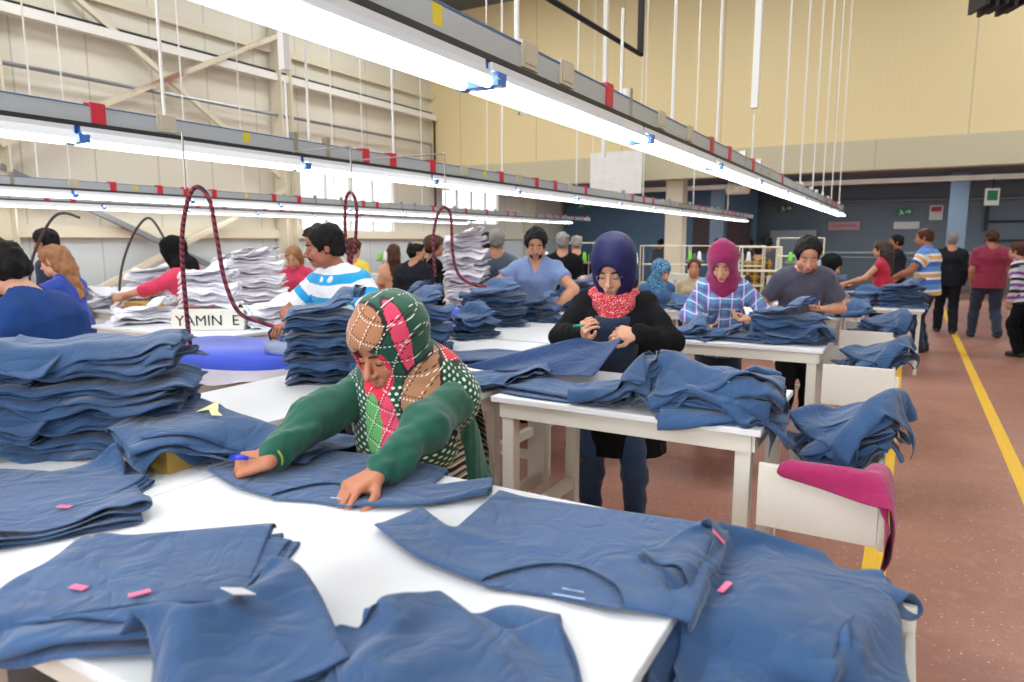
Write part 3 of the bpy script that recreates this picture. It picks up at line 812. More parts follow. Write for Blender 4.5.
m_pinktag = simple('pink sticker', (240, 110, 150), .5); m_wtag = simple('white label', (235, 235, 235), .6)
m_print = simple('pale print', (160, 185, 215), .7)
_gm = {}
def gmesh(key, m, centre=None, sub=1, fold=True):
    k = (key, m.name, centre, sub)
    if k in _gm: return _gm[k]
    V, Fq = garment_mesh(key, centre=centre)
    me = bpy.data.meshes.new('shirt_' + m.name); me.from_pydata([tuple(v) for v in V], [], Fq); me.validate()
    me.materials.append(m); me.polygons.foreach_set('use_smooth', [True] * len(me.polygons)); _gm[k] = me
    return me
def shirt(key, m, label, group, loc=(0, 0, 0), rz=0., sc=(1, 1, 1), centre=(0, 0, 0), sub=1, name='folded_shirt', cat='shirt', thick=.0022):
    me = gmesh(key, m, tuple(centre), sub)
    o = bpy.data.objects.new(name, me); C.objects.link(o)
    o.location = loc; o.rotation_euler = (0, 0, R(rz)); o.scale = sc
    s_ = o.modifiers.new('smooth', 'SUBSURF'); s_.levels = s_.render_levels = sub
    if thick: q = o.modifiers.new('cloth_thickness', 'SOLIDIFY'); q.thickness = thick; q.offset = 0
    return tag(o, label, cat, group)
srnd = random.Random(77)
def stack_mesh(j, v, m):
    """shirt j of a neat stack, waved together with its neighbours so the layers nest"""
    k = ('stack', j, v, m.name)
    if k not in _gm:
        V, Fq = garment_mesh('k%d' % j); V = V.copy(); z0 = np.percentile(V[:, 2], 4); V[:, 2] = (V[:, 2] - z0)
        V[:, 2] = np.minimum(V[:, 2], .05 + .2 * np.maximum(V[:, 2] - .05, 0))
        x, y = V[:, 0], V[:, 1]; r = np.clip(np.hypot(x / .22, y / .16), 0, 1.4); ph = v * 2.1
        V[:, 2] += (.013 * np.sin(x * 34 + 5 * y + ph) + .009 * np.sin(y * 47 - 9 * x + 2 * ph) + .006 * np.sin(x * 71 + y * 20 + ph + j * .7)) * r - .03 * np.maximum(r - .7, 0) ** 1.5
        V[:, 0] += .008 * np.sin(y * 40 + j * 1.9 + ph) ; V[:, 1] += .010 * np.sin(x * 33 + j * 2.3 + ph)
        me = bpy.data.meshes.new('stacked_shirt'); me.from_pydata([tuple(p) for p in V], [], Fq); me.validate(); me.materials.append(m)
        me.polygons.foreach_set('use_smooth', [True] * len(me.polygons)); _gm[k] = me
    return _gm[k]
def stack(x, y, z, n, rz, sc, label, group, m=None, jit=.009, name='folded_shirt', lift=.026, sub=1, topper=True):
    v = srnd.randint(0, 2); m = m or m_denim
    for i in range(n):
        o = bpy.data.objects.new(name, stack_mesh((i * 5 + v) % 6, v, m)); C.objects.link(o)
        o.location = (x + srnd.uniform(-jit, jit), y + srnd.uniform(-jit, jit), z + i * lift * sc[2] + .012)
        s_ = 1 + srnd.uniform(-.06, .05); o.scale = (sc[0] * s_, sc[1] * s_, sc[2]); o.rotation_euler = (0, 0, R(rz + srnd.uniform(-4, 4)))
        q = o.modifiers.new('smooth', 'SUBSURF'); q.levels = q.render_levels = sub
        q = o.modifiers.new('cloth_thickness', 'SOLIDIFY'); q.thickness = .0022; q.offset = 0
        tag(o, label, 'shirt', group)
    if topper:
        zz = z + n * lift * sc[2] + .015
        lab = label.replace('folded shirt in', 'rumpled topmost shirt on').replace('shirt in ', 'rumpled topmost shirt on ')
        if lab == label: lab = 'rumpled top shirt over the ' + label
        V = GAR['q1'][0]; cx, cy = (V[:, 0].min() + V[:, 0].max()) / 2, (V[:, 1].min() + V[:, 1].max()) / 2
        k1 = .95 * sc[0]; k3 = .8
        shirt('q1', m, ' '.join(lab.split()[:16]), None, (x, y, zz - T * k3), rz + srnd.uniform(-30, 30), (k1, k1, k3), centre=(cx, cy, 0), sub=sub, name=name)
def sticker(o, pts, m, name='pink_sticker', w_=.012, L=.035, label=None):
    q = MB().box(-L / 2, L / 2, -w_ / 2, w_ / 2, 0, .0015).build(name, m); q.parent = o
    q.location = pts[:3]; q.rotation_euler = (pts[3] if len(pts) > 3 else 0, 0, R(pts[4] if len(pts) > 4 else 0)); return q
def on_top(o, x, y):
    """height of a shirt under a place, in world coordinates"""
    V = np.array([o.matrix_basis @ v.co for v in o.data.vertices]); d = np.hypot(V[:, 0] - x, V[:, 1] - y)
    m_ = d < .03
    return V[m_, 2].max() + .004 if m_.any() else T + .03
def place_sticker(o, x, y, rz, m=None, name='pink_sticker', w_=.014, L=.034):
    bpy.context.view_layer.update()
    V = np.array([o.matrix_basis @ v.co for v in o.data.vertices]); N = np.array([v.normal[:] for v in o.data.vertices])
    d = np.hypot(V[:, 0] - x, V[:, 1] - y); ok = np.where(d < .04)[0]
    i = ok[np.argmax(V[ok, 2])] if len(ok) else int(np.argmin(d))
    nn = Vector(N[i]); nn = -nn if nn.z < 0 else nn
    q = MB().box(-L / 2, L / 2, -w_ / 2, w_ / 2, 0, .0015).build(name, m or m_pinktag)
    rotq = Vector((0, 0, 1)).rotation_difference(nn).to_matrix().to_4x4() @ Matrix.Rotation(R(rz), 4, 'Z')
    q.matrix_basis = Matrix.Translation(Vector(V[i]) + nn * .006) @ rotq
    q.parent = o; q.matrix_parent_inverse = o.matrix_basis.inverted()
    return q
# foreground table ---------------------------------------------------------
a0 = shirt('a0', m_denim, 'blue shirt lowest in the small pile at the left near edge of the foreground table', None, sub=2)
a1 = shirt('a1', m_denim, 'rumpled blue shirt with one pink sticker, top of the pile before the wide left stack', None, sub=2)
place_sticker(a1, -1.62, .80, 20)
b0 = shirt('b0', m_denim, 'blue shirt lying under the folded shirt that hangs over the near left table edge', None, sub=2)
b1 = shirt('b1', m_denim, 'large folded blue shirt with two pink stickers hanging over the near table edge', None, sub=2)
place_sticker(b1, -1.08, .66, 70); place_sticker(b1, -1.26, .60, 10)
c0 = shirt('c0', m_denim, 'crumpled blue shirt with a white label between the two larger foreground bundles', None, sub=2)
place_sticker(c0, -.86, .68, -20, m_wtag, 'white_label', .035, .06)
shirt('d0', m_denim, 'blue shirt at the bottom of the bundle nearest the front right table corner', None, sub=2)
shirt('d1', m_denim, 'blue shirt on top of the bundle nearest the front right table corner', None, sub=2)
te = shirt('tee_e', m_denim, 'flat blue T-shirt with round neckline lying across the right half of the foreground table', None, sub=2, name='t_shirt')
tg = shirt('tee_g', m_denim, 'flat blue T-shirt under the hands of the woman in green', None, sub=2, name='t_shirt')
for k, lab in (('f0', 'blue shirt deepest in the bin at the foreground table end'), ('f1', 'second blue shirt up in the bin at the foreground table end'),
               ('f2', 'broad blue shirt draped over the aisle side of the foreground bin'), ('f3', 'topmost blue shirt with pink stickers on the foreground bin')):
    o = shirt(k, m_denim, lab, None, (-.035, 0, 0), sub=2)
    if k == 'f3': place_sticker(o, -.27, 1.40, 10); place_sticker(o, -.26, 1.25, 70)
for k_ in range(3): place_sticker(te, -.50 + .0 * k_, 1.075 + .012 * k_, 8, m_print, 'neck_print', .004, (.06, .04, .022)[k_])
place_sticker(tg, -1.20, 1.20, 14, m_print, 'neck_print', .005, .05)
# left loose shirts
l0 = shirt('l0', m_denim, 'blue shirt slumped on the yellow cardboard box beside the wide left stack', None)
shirt('l1', m_denim, 'wide blue shirt spread behind the yellow cardboard box', None)
l2 = shirt('l2', m_denim, 'blue shirt with a crumpled yellow label on the yellow cardboard box', None)
mb = MB(); mb.add([(0, 0, 0), (.05, .01, .012), (.045, .05, .03), (.0, .045, .01), (.09, -.01, .004), (.12, .005, .003), (.09, .012, .01)], [(0, 1, 2, 3), (1, 4, 5, 6), (1, 6, 2)])
q = mb.build('crumpled_label', simple('pale yellow paper', (226, 226, 160), .7), l2); q.location = (-1.86, 1.30, on_top(l2, -1.86, 1.30) + .0)
# wide left stack
g = 'shirts of the wide pile at the left edge'
for (x, y, rz, n_, lab) in ((-2.15, 1.20, 40, 11, 'blue folded shirt in the right half of the wide pile at the left edge'),
                            (-2.42, .98, 38, 11, 'blue folded shirt in the left half of the wide pile at the left edge')):
    stack(x, y, T, n_, rz, (1.22, 1.12, 1.0), lab, lab.replace('blue folded shirt', 'blue folded shirts'), lift=.027, sub=2, topper=False)
# stacks on the long tables
def bstack(x, y, n_, rz, sc, lab, z=T - .01, lift=.026, m=None, sub=1):
    stack(x, y, z, n_, rz, sc, 'folded shirt in ' + lab, 'folded shirts in ' + lab, lift=lift, m=m, sub=sub)
bstack(-2.33, 2.35, 18, 35, (.92, .95, .66), 'the tall blue stack beside the ironing man')
bstack(-2.08, 2.45, 11, 60, (.8, .8, .75), 'the lower blue stack touching the tall one behind the green headscarf')
bstack(-2.58, 3.35, 13, 30, (.95, .95, .75), 'the blue stack just behind the green headscarf on the long table')
bstack(-2.55, 3.9, 6, 70, (.8, .8, .7), 'the low blue stack behind the green headscarf stack')
bstack(-3.25, 4.1, 12, 20, (.9, .9, .72), 'the blue stack on the middle ironing table')
bstack(-2.78, 4.55, 14, 35, (1.2, 1.0, .66), 'the broad blue stack before the pale lilac stack')
bstack(-2.6, 5.0, 7, 10, (.85, .85, .66), 'the small blue stack right of the broad one')
bstack(-2.62, 5.95, 13, 25, (1.1, 1.0, .7), 'the blue stack before the man in light blue')
# loose row on the second table
for k, lab in (('r0', 'loose blue shirt at the left end of the second table row'), ('r1', 'thin folded blue shirt in the middle of the second table'), ('r2', 'blue shirt folded open on top of the loose row of the second table'),
               ('q0', 'lower blue shirt of the rounded bundle hanging over the second table edge'), ('q1', 'upper blue shirt of the rounded bundle on the second table edge')):
    shirt(k, m_denim, lab, None, *(((0, 0, T * (1 - 1.3)), 0, (1, 1, 1.3)) if k[0] == 'q' else ()), sub=2 if k[0] == 'q' else 1)
shirt('r0', m_denim, 'loose blue shirt behind the row, near the long white table', None, (-.35, .55, 0), 0)
shirt('r2', m_denim, 'blue shirt lying left of the navy headscarf woman towards the long table', None, (.0, .42, -.0), 0)
p = [shirt('p%d' % i, m_denim, 'blue shirt in the big ragged pile at the right end of the second table' if i < 6 else 'topmost blue shirt with pointed corner on the big ragged pile of the second table', 'blue shirts in the big ragged pile of the second table' if i < 6 else None, sub=1) for i in range(7)]
for o in p: o.scale.z = 1.45; o.location.z = T - 1.45 * T
place_sticker(p[3], -.55, 2.46, 0, m_wtag, 'white_label', .012, .012)
ub = [shirt('u%d' % i, m_denim, 'blue shirt low in the pile on the second table bin' if i < 4 else 'smooth blue shirt draped over the pile on the second table bin', 'blue shirts low in the pile on the second table bin' if i < 4 else None) for i in range(5)]
for o in ub: o.scale.z = 1.25; o.location.z = .84 * (1 - 1.25)
mg_ = shirt('mag', m_mag, 'magenta shirt hanging over the aisle corner of the second table bin', None, sub=2, name='magenta_shirt')
# third table: piles of the same kind farther back
def again(keys, dx, dy, rz, c, lab, dz=0, sc=(1, 1, 1)):
    for k in keys: shirt(k, m_denim, 'blue shirt in ' + lab, 'blue shirts in ' + lab, (c[0] + dx, c[1] + dy, dz + (1 - sc[2]) * T), rz, sc, centre=(c[0], c[1], 0))
again(['p%d' % i for i in range(7)], -.06, 2.02, 172, (-.6, 2.64), 'the pointed pile before the young man in dark grey', sc=(.95, .9, 1.0))
bstack(-.66, 4.68, 8, 10, (1.0, .85, .8), 'the pile under the pointed shirt before the young man', z=T)
again(['q0', 'q1'], -.32, 2.08, 10, (-.98, 2.6), 'the loose heap before the purple headscarf')
again(['r0', 'r1', 'r2'], .45, 2.04, 5, (-1.5, 2.64), 'the flat row before the purple headscarf')
again(['u%d' % i for i in range(5)], .02, 2.02, 8, (-.13, 2.86), 'the pile on the third table bin')
again(['p%d' % i for i in range(6)], -1.15, 3.95, 20, (-.6, 2.64), 'the heap between the navy and purple headscarves')
again(['p%d' % i for i in range(6)], -.12, 4.0, 185, (-.6, 2.64), 'the heap behind the young man on the fourth table')
again(['u%d' % i for i in range(5)], .0, 4.0, 30, (-.13, 2.86), 'the pile on the fourth table bin')
again(['q0', 'q1'], .55, 3.95, 30, (-.98, 2.6), 'the loose heap near the right end of the fourth table')
# low aisle tables
bstack(-.05, 9.65, 11, 5, (1.25, 1.1, .8), 'the broad pile on the low aisle table', z=.78)
bstack(-.45, 9.7, 6, 60, (1.0, 1.0, .8), 'the lower pile left on the low aisle table', z=.78)
bstack(-1.05, 9.7, 5, 30, (1.2, 1.0, .8), 'the flat pile on the low table left of the aisle one', z=.78)
bstack(-1.0, 11.5, 5, 30, (1.3, 1.0, .8), 'the pile before the woman in the red vest', z=.84)
# white shirts
again_w = lambda keys, c, x, y, z, rz, lab, m, sc=(1, 1, 1): [shirt(k, m, 'white shirt in ' + lab, 'white shirts in ' + lab, (x, y, z - T * sc[2]), rz, sc, centre=(c[0], c[1], 0)) for k in keys]
for i, (x, y, rz) in enumerate(((-7.45, 4.0, 20), (-7.05, 3.95, 80), (-6.7, 4.05, 150), (-6.35, 3.95, 10), (-6.05, 4.1, 60))):
    again_w(['q0', 'q1', 'r2'][:2 + i % 2], (-.98, 2.6), x, y, .92, rz, 'the long spread at the left', m_wshirt, (1.1, 1.1, 1.3))
    again_w(['p4', 'p5'], (-.6, 2.64), x + .1, y - .03, 1.0, rz + 30, 'the long spread at the left', m_wshirt, (.8, .8, 1.0))
def wstack(x, y, n_, rz, sc, lab, z=.92, m=None): stack(x, y, z, n_, rz, sc, 'white shirt in ' + lab, 'white shirts in ' + lab, m or m_wshirt, lift=.025)
wstack(-7.2, 4.7, 13, 30, (1.5, 1.2, .95), 'the tall stack behind the black headscarf')
wstack(-6.6, 5.25, 19, 10, (1.2, 1.1, .95), 'the back stack right of the black headscarf')
wstack(-5.9, 4.95, 20, 40, (1.3, 1.2, .95), 'the tallest stack left of the ironing man')
wstack(-4.62, 3.42, 9, 36, (1.0, .9, 1.0), 'the rounded stack on the lettered carton', z=1.085)
wstack(-4.3, 3.75, 5, 70, (1.2, 1.1, 1.0), 'the low heap right of the lettered carton')
wstack(-5.35, 3.35, 4, 70, (1.2, 1.1, .8), 'the low heap left of the lettered carton')
stack(-3.95, 5.95, .75, 28, 20, (1.05, 1.0, 1.0), 'pale lilac garment in the tall stack before the suited visitors', 'garments in the tall pale stack before the suited visitors', m_pale, lift=.03, name='pale_garment')
table(-4.5, -3.62, 5.6, 6.3, .74, 'pale table under the tall lilac grey stack')
shirt('mag', m_wshirt, 'white shirt hanging from the corner of the table with the lettered carton', None, (-5.55, 3.0, -.02), 30, centre=(-.06, 2.42, 0), name='white_shirt')
# ---------------------------------------------------------------- figures: implicit bodies turned into one continuous surface
def _n(v):
    v = np.asarray(v, float); return v / (np.linalg.norm(v) + 1e-9)

class Field:
    def __init__(s, lo, hi, h):
        s.h = h; s.lo = np.asarray(lo, float) - 3 * h; hi = np.asarray(hi, float) + 3 * h
        s.n = np.ceil((hi - s.lo) / h).astype(int) + 1
        s.ax = [s.lo[i] + h * np.arange(s.n[i]) for i in range(3)]
        s.d = np.full(tuple(s.n), .08, np.float32)
    def sub(s, lo, hi):
        a = np.maximum(np.floor((np.asarray(lo) - s.lo) / s.h).astype(int), 0)
        b = np.minimum(np.ceil((np.asarray(hi) - s.lo) / s.h).astype(int) + 1, s.n)
        if (b <= a).any(): return None
        sl = tuple(slice(a[i], b[i]) for i in range(3))
        X = [s.ax[i][sl[i]].astype(np.float32).reshape([-1 if j == i else 1 for j in range(3)]) for i in range(3)]
        return sl, X
    def put(s, sl, d, k, op):
        o = s.d[sl]
        if op == 'sub': d = -d; f = -1
        else: f = 1
        if f == 1:
            h = np.maximum(k - np.abs(o - d), 0) / k
            s.d[sl] = np.minimum(o, d) - h * h * k * .25
        else:
            h = np.maximum(k - np.abs(o - d), 0) / k
            s.d[sl] = np.maximum(o, d) + h * h * k * .25
    def prim(s, p, off=0., k=None, op='add'):
        typ = p[0]
        kk = k if k is not None else p[-1]
        if typ == 'c':   # round cone a b ra rb lateral scale
            _, a, b, ra, rb, lat, sc, _k = p
            ra += off; rb += off
            m = max(ra, rb) * max(1, sc) + kk + .02
            r = s.sub(np.minimum(a, b) - m, np.maximum(a, b) + m)
            if r is None: return
            sl, X = r
            ab = b - a; L2 = float(ab @ ab) + 1e-9
            P = [X[i] - a[i] for i in range(3)]
            if sc != 1:
                dl = P[0] * lat[0] + P[1] * lat[1] + P[2] * lat[2]
                g = (1 / sc - 1)
                P = [P[i] + dl * g * lat[i] for i in range(3)]
            t = np.clip((P[0] * ab[0] + P[1] * ab[1] + P[2] * ab[2]) / L2, 0, 1)
            q = sum((P[i] - t * ab[i]) ** 2 for i in range(3))
            d = np.sqrt(q) - (ra + (rb - ra) * t)
        else:            # ellipsoid centre, axes rows, radii
            _, c, A, rad, _k = p
            rad = np.asarray(rad) + off
            m = rad.max() + kk + .02
            r = s.sub(c - m, c + m)
            if r is None: return
            sl, X = r
            P = [X[i] - c[i] for i in range(3)]
            Q = [P[0] * A[j][0] + P[1] * A[j][1] + P[2] * A[j][2] for j in range(3)]
            k0 = np.sqrt(sum((Q[j] / rad[j]) ** 2 for j in range(3)) + 1e-9)
            k1 = np.sqrt(sum((Q[j] / rad[j] ** 2) ** 2 for j in range(3)) + 1e-9)
            d = k0 * (k0 - 1) / k1
        s.put(sl, d.astype(np.float32), kk, op)
    def X(s):
        return [s.ax[i].astype(np.float32).reshape([-1 if j == i else 1 for j in range(3)]) for i in range(3)]
    def plane(s, pt, nrm, k=.006):
        """keep the side opposite the normal"""
        X = s.X(); nrm = _n(nrm)
        d = sum((X[i] - pt[i]) * nrm[i] for i in range(3)).astype(np.float32)
        h = np.maximum(k - np.abs(s.d - d), 0) / k
        s.d = np.maximum(s.d, d) + h * h * k * .25
    def wrinkle(s, amp, fr, seed=0, dirn=None):
        rs = np.random.RandomState(seed); X = s.X()
        w = 0
        for i in range(5):
            v = rs.normal(size=3) * (1, 1, 1.3)
            v = _n(v) * fr * (.6 + .9 * rs.rand()); ph = rs.rand() * 6
            u = rs.normal(size=3) * fr * .25
            a = X[0] * v[0] + X[1] * v[1] + X[2] * v[2] + ph
            b = X[0] * u[0] + X[1] * u[1] + X[2] * u[2]
            w = w + np.sin(a + 1.7 * np.sin(b)) ** 3
        s.d += (w * amp / 2 - amp * .55).astype(np.float32)
    def extract(s):
        D = s.d; ins = D < 0; n = D.shape
        c = np.zeros((n[0] - 1, n[1] - 1, n[2] - 1), np.int8)
        for i in (0, 1):
            for j in (0, 1):
                for k in (0, 1):
                    c += ins[i:n[0] - 1 + i, j:n[1] - 1 + j, k:n[2] - 1 + k]
        act = (c > 0) & (c < 8)
        idx = np.argwhere(act)
        if len(idx) == 0: return np.zeros((0, 3)), []
        im = np.full(act.shape, -1, np.int32); im[act] = np.arange(len(idx))
        pos = np.zeros((len(idx), 3)); cnt = np.zeros(len(idx))
        cor = {}
        for i in (0, 1):
            for j in (0, 1):
                for k in (0, 1):
                    cor[i, j, k] = D[idx[:, 0] + i, idx[:, 1] + j, idx[:, 2] + k].astype(float)
        for a, va in cor.items():
            for ax in range(3):
                if a[ax] == 0:
                    b = list(a); b[ax] = 1; vb = cor[tuple(b)]
                    m = (va < 0) != (vb < 0)
                    t = np.where(m, va / np.where(m, va - vb, 1), 0)
                    p = np.array(a, float)[None, :].repeat(len(idx), 0); p[:, ax] += t
                    pos[m] += p[m]; cnt[m] += 1
        V = s.lo + (idx + pos / np.maximum(cnt, 1)[:, None]) * s.h
        Fs = []
        for ax in range(3):
            o1, o2 = [(1, 2), (2, 0), (0, 1)][ax]
            A = [slice(None)] * 3; B = [slice(None)] * 3
            A[ax] = slice(0, -1); B[ax] = slice(1, None)
            ch = ins[tuple(A)] != ins[tuple(B)]
            e = np.argwhere(ch)
            ok = (e[:, o1] > 0) & (e[:, o2] > 0) & (e[:, o1] < n[o1] - 1) & (e[:, o2] < n[o2] - 1)
            e = e[ok]
            fl = ins[tuple(A)][e[:, 0], e[:, 1], e[:, 2]]
            q = []
            for (u, v) in ((0, 0), (1, 0), (1, 1), (0, 1)):
                g = e.copy(); g[:, o1] -= u; g[:, o2] -= v
                q.append(im[g[:, 0], g[:, 1], g[:, 2]])
            q = np.stack(q, 1)
            q = np.where(fl[:, None], q, q[:, ::-1])
            Fs.append(q)
        return V, np.concatenate(Fs)

def nmesh(name, V, Fq):
    me = bpy.data.meshes.new(name)
    me.vertices.add(len(V)); me.vertices.foreach_set('co', np.asarray(V, np.float32).ravel())
    Fq = np.asarray(Fq, np.int32)
    me.loops.add(Fq.size); me.loops.foreach_set('vertex_index', Fq.ravel())
    me.polygons.add(len(Fq)); me.polygons.foreach_set('loop_start', np.arange(0, Fq.size, 4, dtype=np.int32))
    me.polygons.foreach_set('loop_total', np.full(len(Fq), 4, np.int32))
    me.polygons.foreach_set('use_smooth', np.ones(len(Fq), bool))
    me.update(calc_edges=True); me.validate()
    return me

def vattr(me, name, arr):
    arr = np.asarray(arr, np.float32)
    if arr.ndim == 1:
        a = me.attributes.new(name, 'FLOAT', 'POINT'); a.data.foreach_set('value', arr)
    else:
        a = me.attributes.new(name, 'FLOAT_VECTOR', 'POINT'); a.data.foreach_set('vector', arr.ravel())

def rot(axis, deg):
    return np.array(Matrix.Rotation(R(deg), 3, Vector(axis)))

class Fig:
    """a person in its own frame: +Y forward, +X right, Z up"""
    def __init__(s, pos, face, H=1.65, male=True, lean=0., bend=0., headp=0., heady=0., headr=0., girth=1., hands=None, poles=None,
                 hdir=None, hnor=None, curl=(.5, .5), feet=((-.1, 0), (.1, 0)), twist=0., knee=0., zoff=0., hs=1.06, hz=1.1):
        s.pos = np.array([pos[0], pos[1], 0.]); s.rz = R(face - 90); s.male = male; s.H = H; s.girth = girth
        k = H / 1.75
        s.k = k; g = girth
        Rz = np.array(Matrix.Rotation(-s.rz, 3, 'Z')); s.Rw = Rz
        loc = lambda p: Rz @ (np.array(p, float) - s.pos)
        X = np.array([1., 0, 0]); Z = np.array([0, 0, 1.])
        hipz = .92 * k + zoff
        s.pel = np.array([0, -.02 - .15 * math.sin(R(lean)) * 1.0, hipz])
        A = rot((1, 0, 0), -lean)          # lean forward
        B = rot((1, 0, 0), -(lean + bend))
        T = rot((0, 0, 1), twist)
        s.up1 = A @ Z; s.up2 = T @ B @ Z; s.rt = T @ X; s.fw = np.cross(s.up2, s.rt)
        s.wai = s.pel + s.up1 * .16 * k
        s.che = s.wai + s.up2 * .20 * k
        s.nek = s.che + s.up2 * .155 * k
        sw = (.168 if male else .145) * k * (1 + (g - 1) * .4)
        s.sh = [s.che + s.up2 * .078 * k + s.rt * sx * sw for sx in (-1, 1)]   # 0 left, 1 right
        Hd = rot((0, 0, 1), heady) @ rot((1, 0, 0), -headp) @ rot((0, 1, 0), headr)
        s.hr = Hd @ X; s.hf = Hd @ np.array([0, 1., 0]); s.hu = Hd @ Z
        base = s.nek + s.up2 * .03 * k + s.fw * .01
        s.hc = base + s.hu * .125 * k + s.hf * .03 * k    # eye-level centre
        hk = .96 * k ** .5 * hs; s.hk = hk
        P = s.P = {}
        lat = s.rt; c = lambda a, b, ra, rb, kk=.04, lt=lat, sc=1.: ('c', np.array(a, float), np.array(b, float), ra, rb, lt, sc, kk)
        if male:
            P['torso'] = [c(s.wai - s.up1 * .03, s.che, .098 * k * g, .115 * k * g, .06, lat, 1.42),
                          c(s.che, s.che + s.up2 * .045 * k, .115 * k * g, .095 * k * g, .06, lat, 1.45),
                          c(s.sh[0] - s.up2 * .015, s.sh[1] - s.up2 * .015, .055 * k, .055 * k, .05), c(s.nek + s.rt * .03 + s.up2 * .0, s.sh[1], .045 * k, .04 * k, .05), c(s.nek - s.rt * .03, s.sh[0], .045 * k, .04 * k, .05),
                          c(s.pel, s.wai, .105 * k * g, .098 * k * g, .06, X, 1.4)]
        else:
            P['torso'] = [c(s.wai, s.che, .088 * k * g, .1 * k * g, .06, lat, 1.35),
                          c(s.che, s.che + s.up2 * .045 * k, .1 * k * g, .08 * k * g, .06, lat, 1.4),
                          c(s.sh[0] - s.up2 * .015, s.sh[1] - s.up2 * .015, .047 * k, .047 * k, .05), c(s.nek + s.rt * .03, s.sh[1], .04 * k, .034 * k, .05), c(s.nek - s.rt * .03, s.sh[0], .04 * k, .034 * k, .05),
                          c(s.pel - Z * .03, s.wai, .118 * k * g, .088 * k * g, .07, X, 1.4)]
            for sx in (-1, 1):
                P['torso'].append(('e', s.che + s.rt * sx * .075 * k - s.up2 * .02 * k + s.fw * .075 * k * g, np.array([s.rt, s.fw, s.up2]), np.array([.07, .07, .07]) * k * g ** .5, .04))
        P['neck'] = [c(s.nek - s.up2 * .03, s.hc - s.hu * .04 * hk - s.hf * .02, .056 * k, .05 * k, .035)]
        # arms
        hd = hands or [None, None]; P['uarm'] = []; P['farm'] = []; P['hand'] = []; s.wr = []; s.el = []
        la, lf = .285 * k, .255 * k
        for i in (0, 1):
            sx = (-1, 1)[i]; sh = s.sh[i]
            if hd[i] is None:
                w = sh + np.array([sx * .07, .06, -1.]) * (la + lf - .02)
            else: w = loc(hd[i])
            v = w - sh; L = np.linalg.norm(v)
            if L > la + lf - .005: w = sh + v / L * (la + lf - .005); v = w - sh; L = np.linalg.norm(v)
            if L < .16: L = .16
            a = (la * la - lf * lf + L * L) / (2 * L); hh = math.sqrt(max(la * la - a * a, 0))
            pole = _n(poles[i]) if poles and poles[i] is not None else np.array([sx * .5, -.6, -.6])
            pv = pole - (pole @ v) / (v @ v) * v; pv = _n(pv)
            e = sh + v / np.linalg.norm(v) * a + pv * hh
            s.el.append(e); s.wr.append(w)
            am = (1.08 if male else 1.0) * k * (1 + (g - 1) * .5)
            P['uarm'].append(c(sh, e, .052 * am, .041 * am, .03)); P['farm'].append([c(e, e + (w - e) * .35, .041 * am, .039 * am, .02), c(e + (w - e) * .35, w, .039 * am, .026 * am, .02)])
            hdv = _n(loc(np.array(hdir[i]) + s.pos)) if hdir and hdir[i] is not None else _n(w - e)
            hn = _n(loc(np.array(hnor[i]) + s.pos)) if hnor and hnor[i] is not None else _n(np.cross(hdv, np.array([0, 1., 0])) * sx + 1e-3)
            P['hand'].append(s.hand(w, hdv, hn, sx, curl[i], k * hz * (1.0 if male else .93)))
        # legs
        P['leg'] = []; s.kn = []; s.an = []
        for i in (0, 1):
            sx = (-1, 1)[i]
            hp = s.pel + X * sx * .088 * k * g + Z * (-.03)
            an = np.array([feet[i][0], feet[i][1], .08]) + np.array([0, s.pel[1], 0])
            if len(feet[i]) > 2: an[2] = feet[i][2]
            v = an - hp; L = np.linalg.norm(v); l1 = .425 * k; l2 = .412 * k
            L2 = min(L, l1 + l2 - .003); a = (l1 * l1 - l2 * l2 + L2 * L2) / (2 * L2); hh = math.sqrt(max(l1 * l1 - a * a, 0))
            pv = np.array([0, 1., .1]); pv = _n(pv - (pv @ v) / (v @ v) * v)
            kn = hp + v / L * a + pv * hh
            s.kn.append(kn); s.an.append(an)
            P['leg'].append([c(hp, kn, .088 * k * g, .058 * k, .04), c(kn, kn + (an - kn) * .35, .056 * k, .056 * k, .03), c(kn + (an - kn) * .35, an, .056 * k, .036 * k, .03),
                             c(an - Z * .03, an + np.array([0, .13 * k, -.045]), .038 * k, .028 * k, .02)])
        s.headprims()
    def H_(s, r, f, u):
        return s.hc + (s.hr * r + s.hf * f + s.hu * u) * s.hk
    def headprims(s):
        A = np.array([s.hr, s.hf, s.hu]); q = s.hk; H = s.H_
        e = lambda r, f, u, rad, kk=.02: ('e', H(r, f, u), A, np.array(rad) * q, kk)
        j = 1.0 if s.male else .93
        P = s.P
        P['head'] = [e(0, -.012, .03, (.076, .097, .088), .02), e(0, .025, -.04, (.059 * j, .068, .072), .03),
                     e(0, .068, -.092, (.022 * j, .02, .018), .03), e(0, .03, .05, (.062, .064, .05), .02)]
        for sx in (-1, 1):
            P['head'].append(e(sx * .036, .058, -.034, (.024, .026, .026), .02))
            P['head'].append(e(sx * .05 * j, .02, -.075, (.02, .03, .022), .03))
        P['face'] = [('c', H(0, .088, .008), H(0, .115, -.036), .007 * q, .0115 * q, s.hr, 1., .012),
                     e(0.011, .1, -.041, (.008, .011, .0075), .007), e(-.011, .1, -.041, (.008, .011, .0075), .007),
                     ('c', H(-.018, .086, -.066), H(.018, .086, -.066), .0085 * q, .0085 * q, s.hr, 1., .01),
                     ('c', H(-.014, .085, -.075), H(.014, .085, -.075), .0085 * q, .0085 * q, s.hr, 1., .008)]
        P['sock'] = [e(sx * .033, .104, .0, (.019, .015, .011), .012) for sx in (-1, 1)]
        P['lid'] = [e(sx * .032, .0775, -.002, (.0145, .0125, .0115), .004) for sx in (-1, 1)]
        P['ear'] = [e(sx * .078, -.008, -.012, (.007, .017, .03), .008) for sx in (-1, 1)]
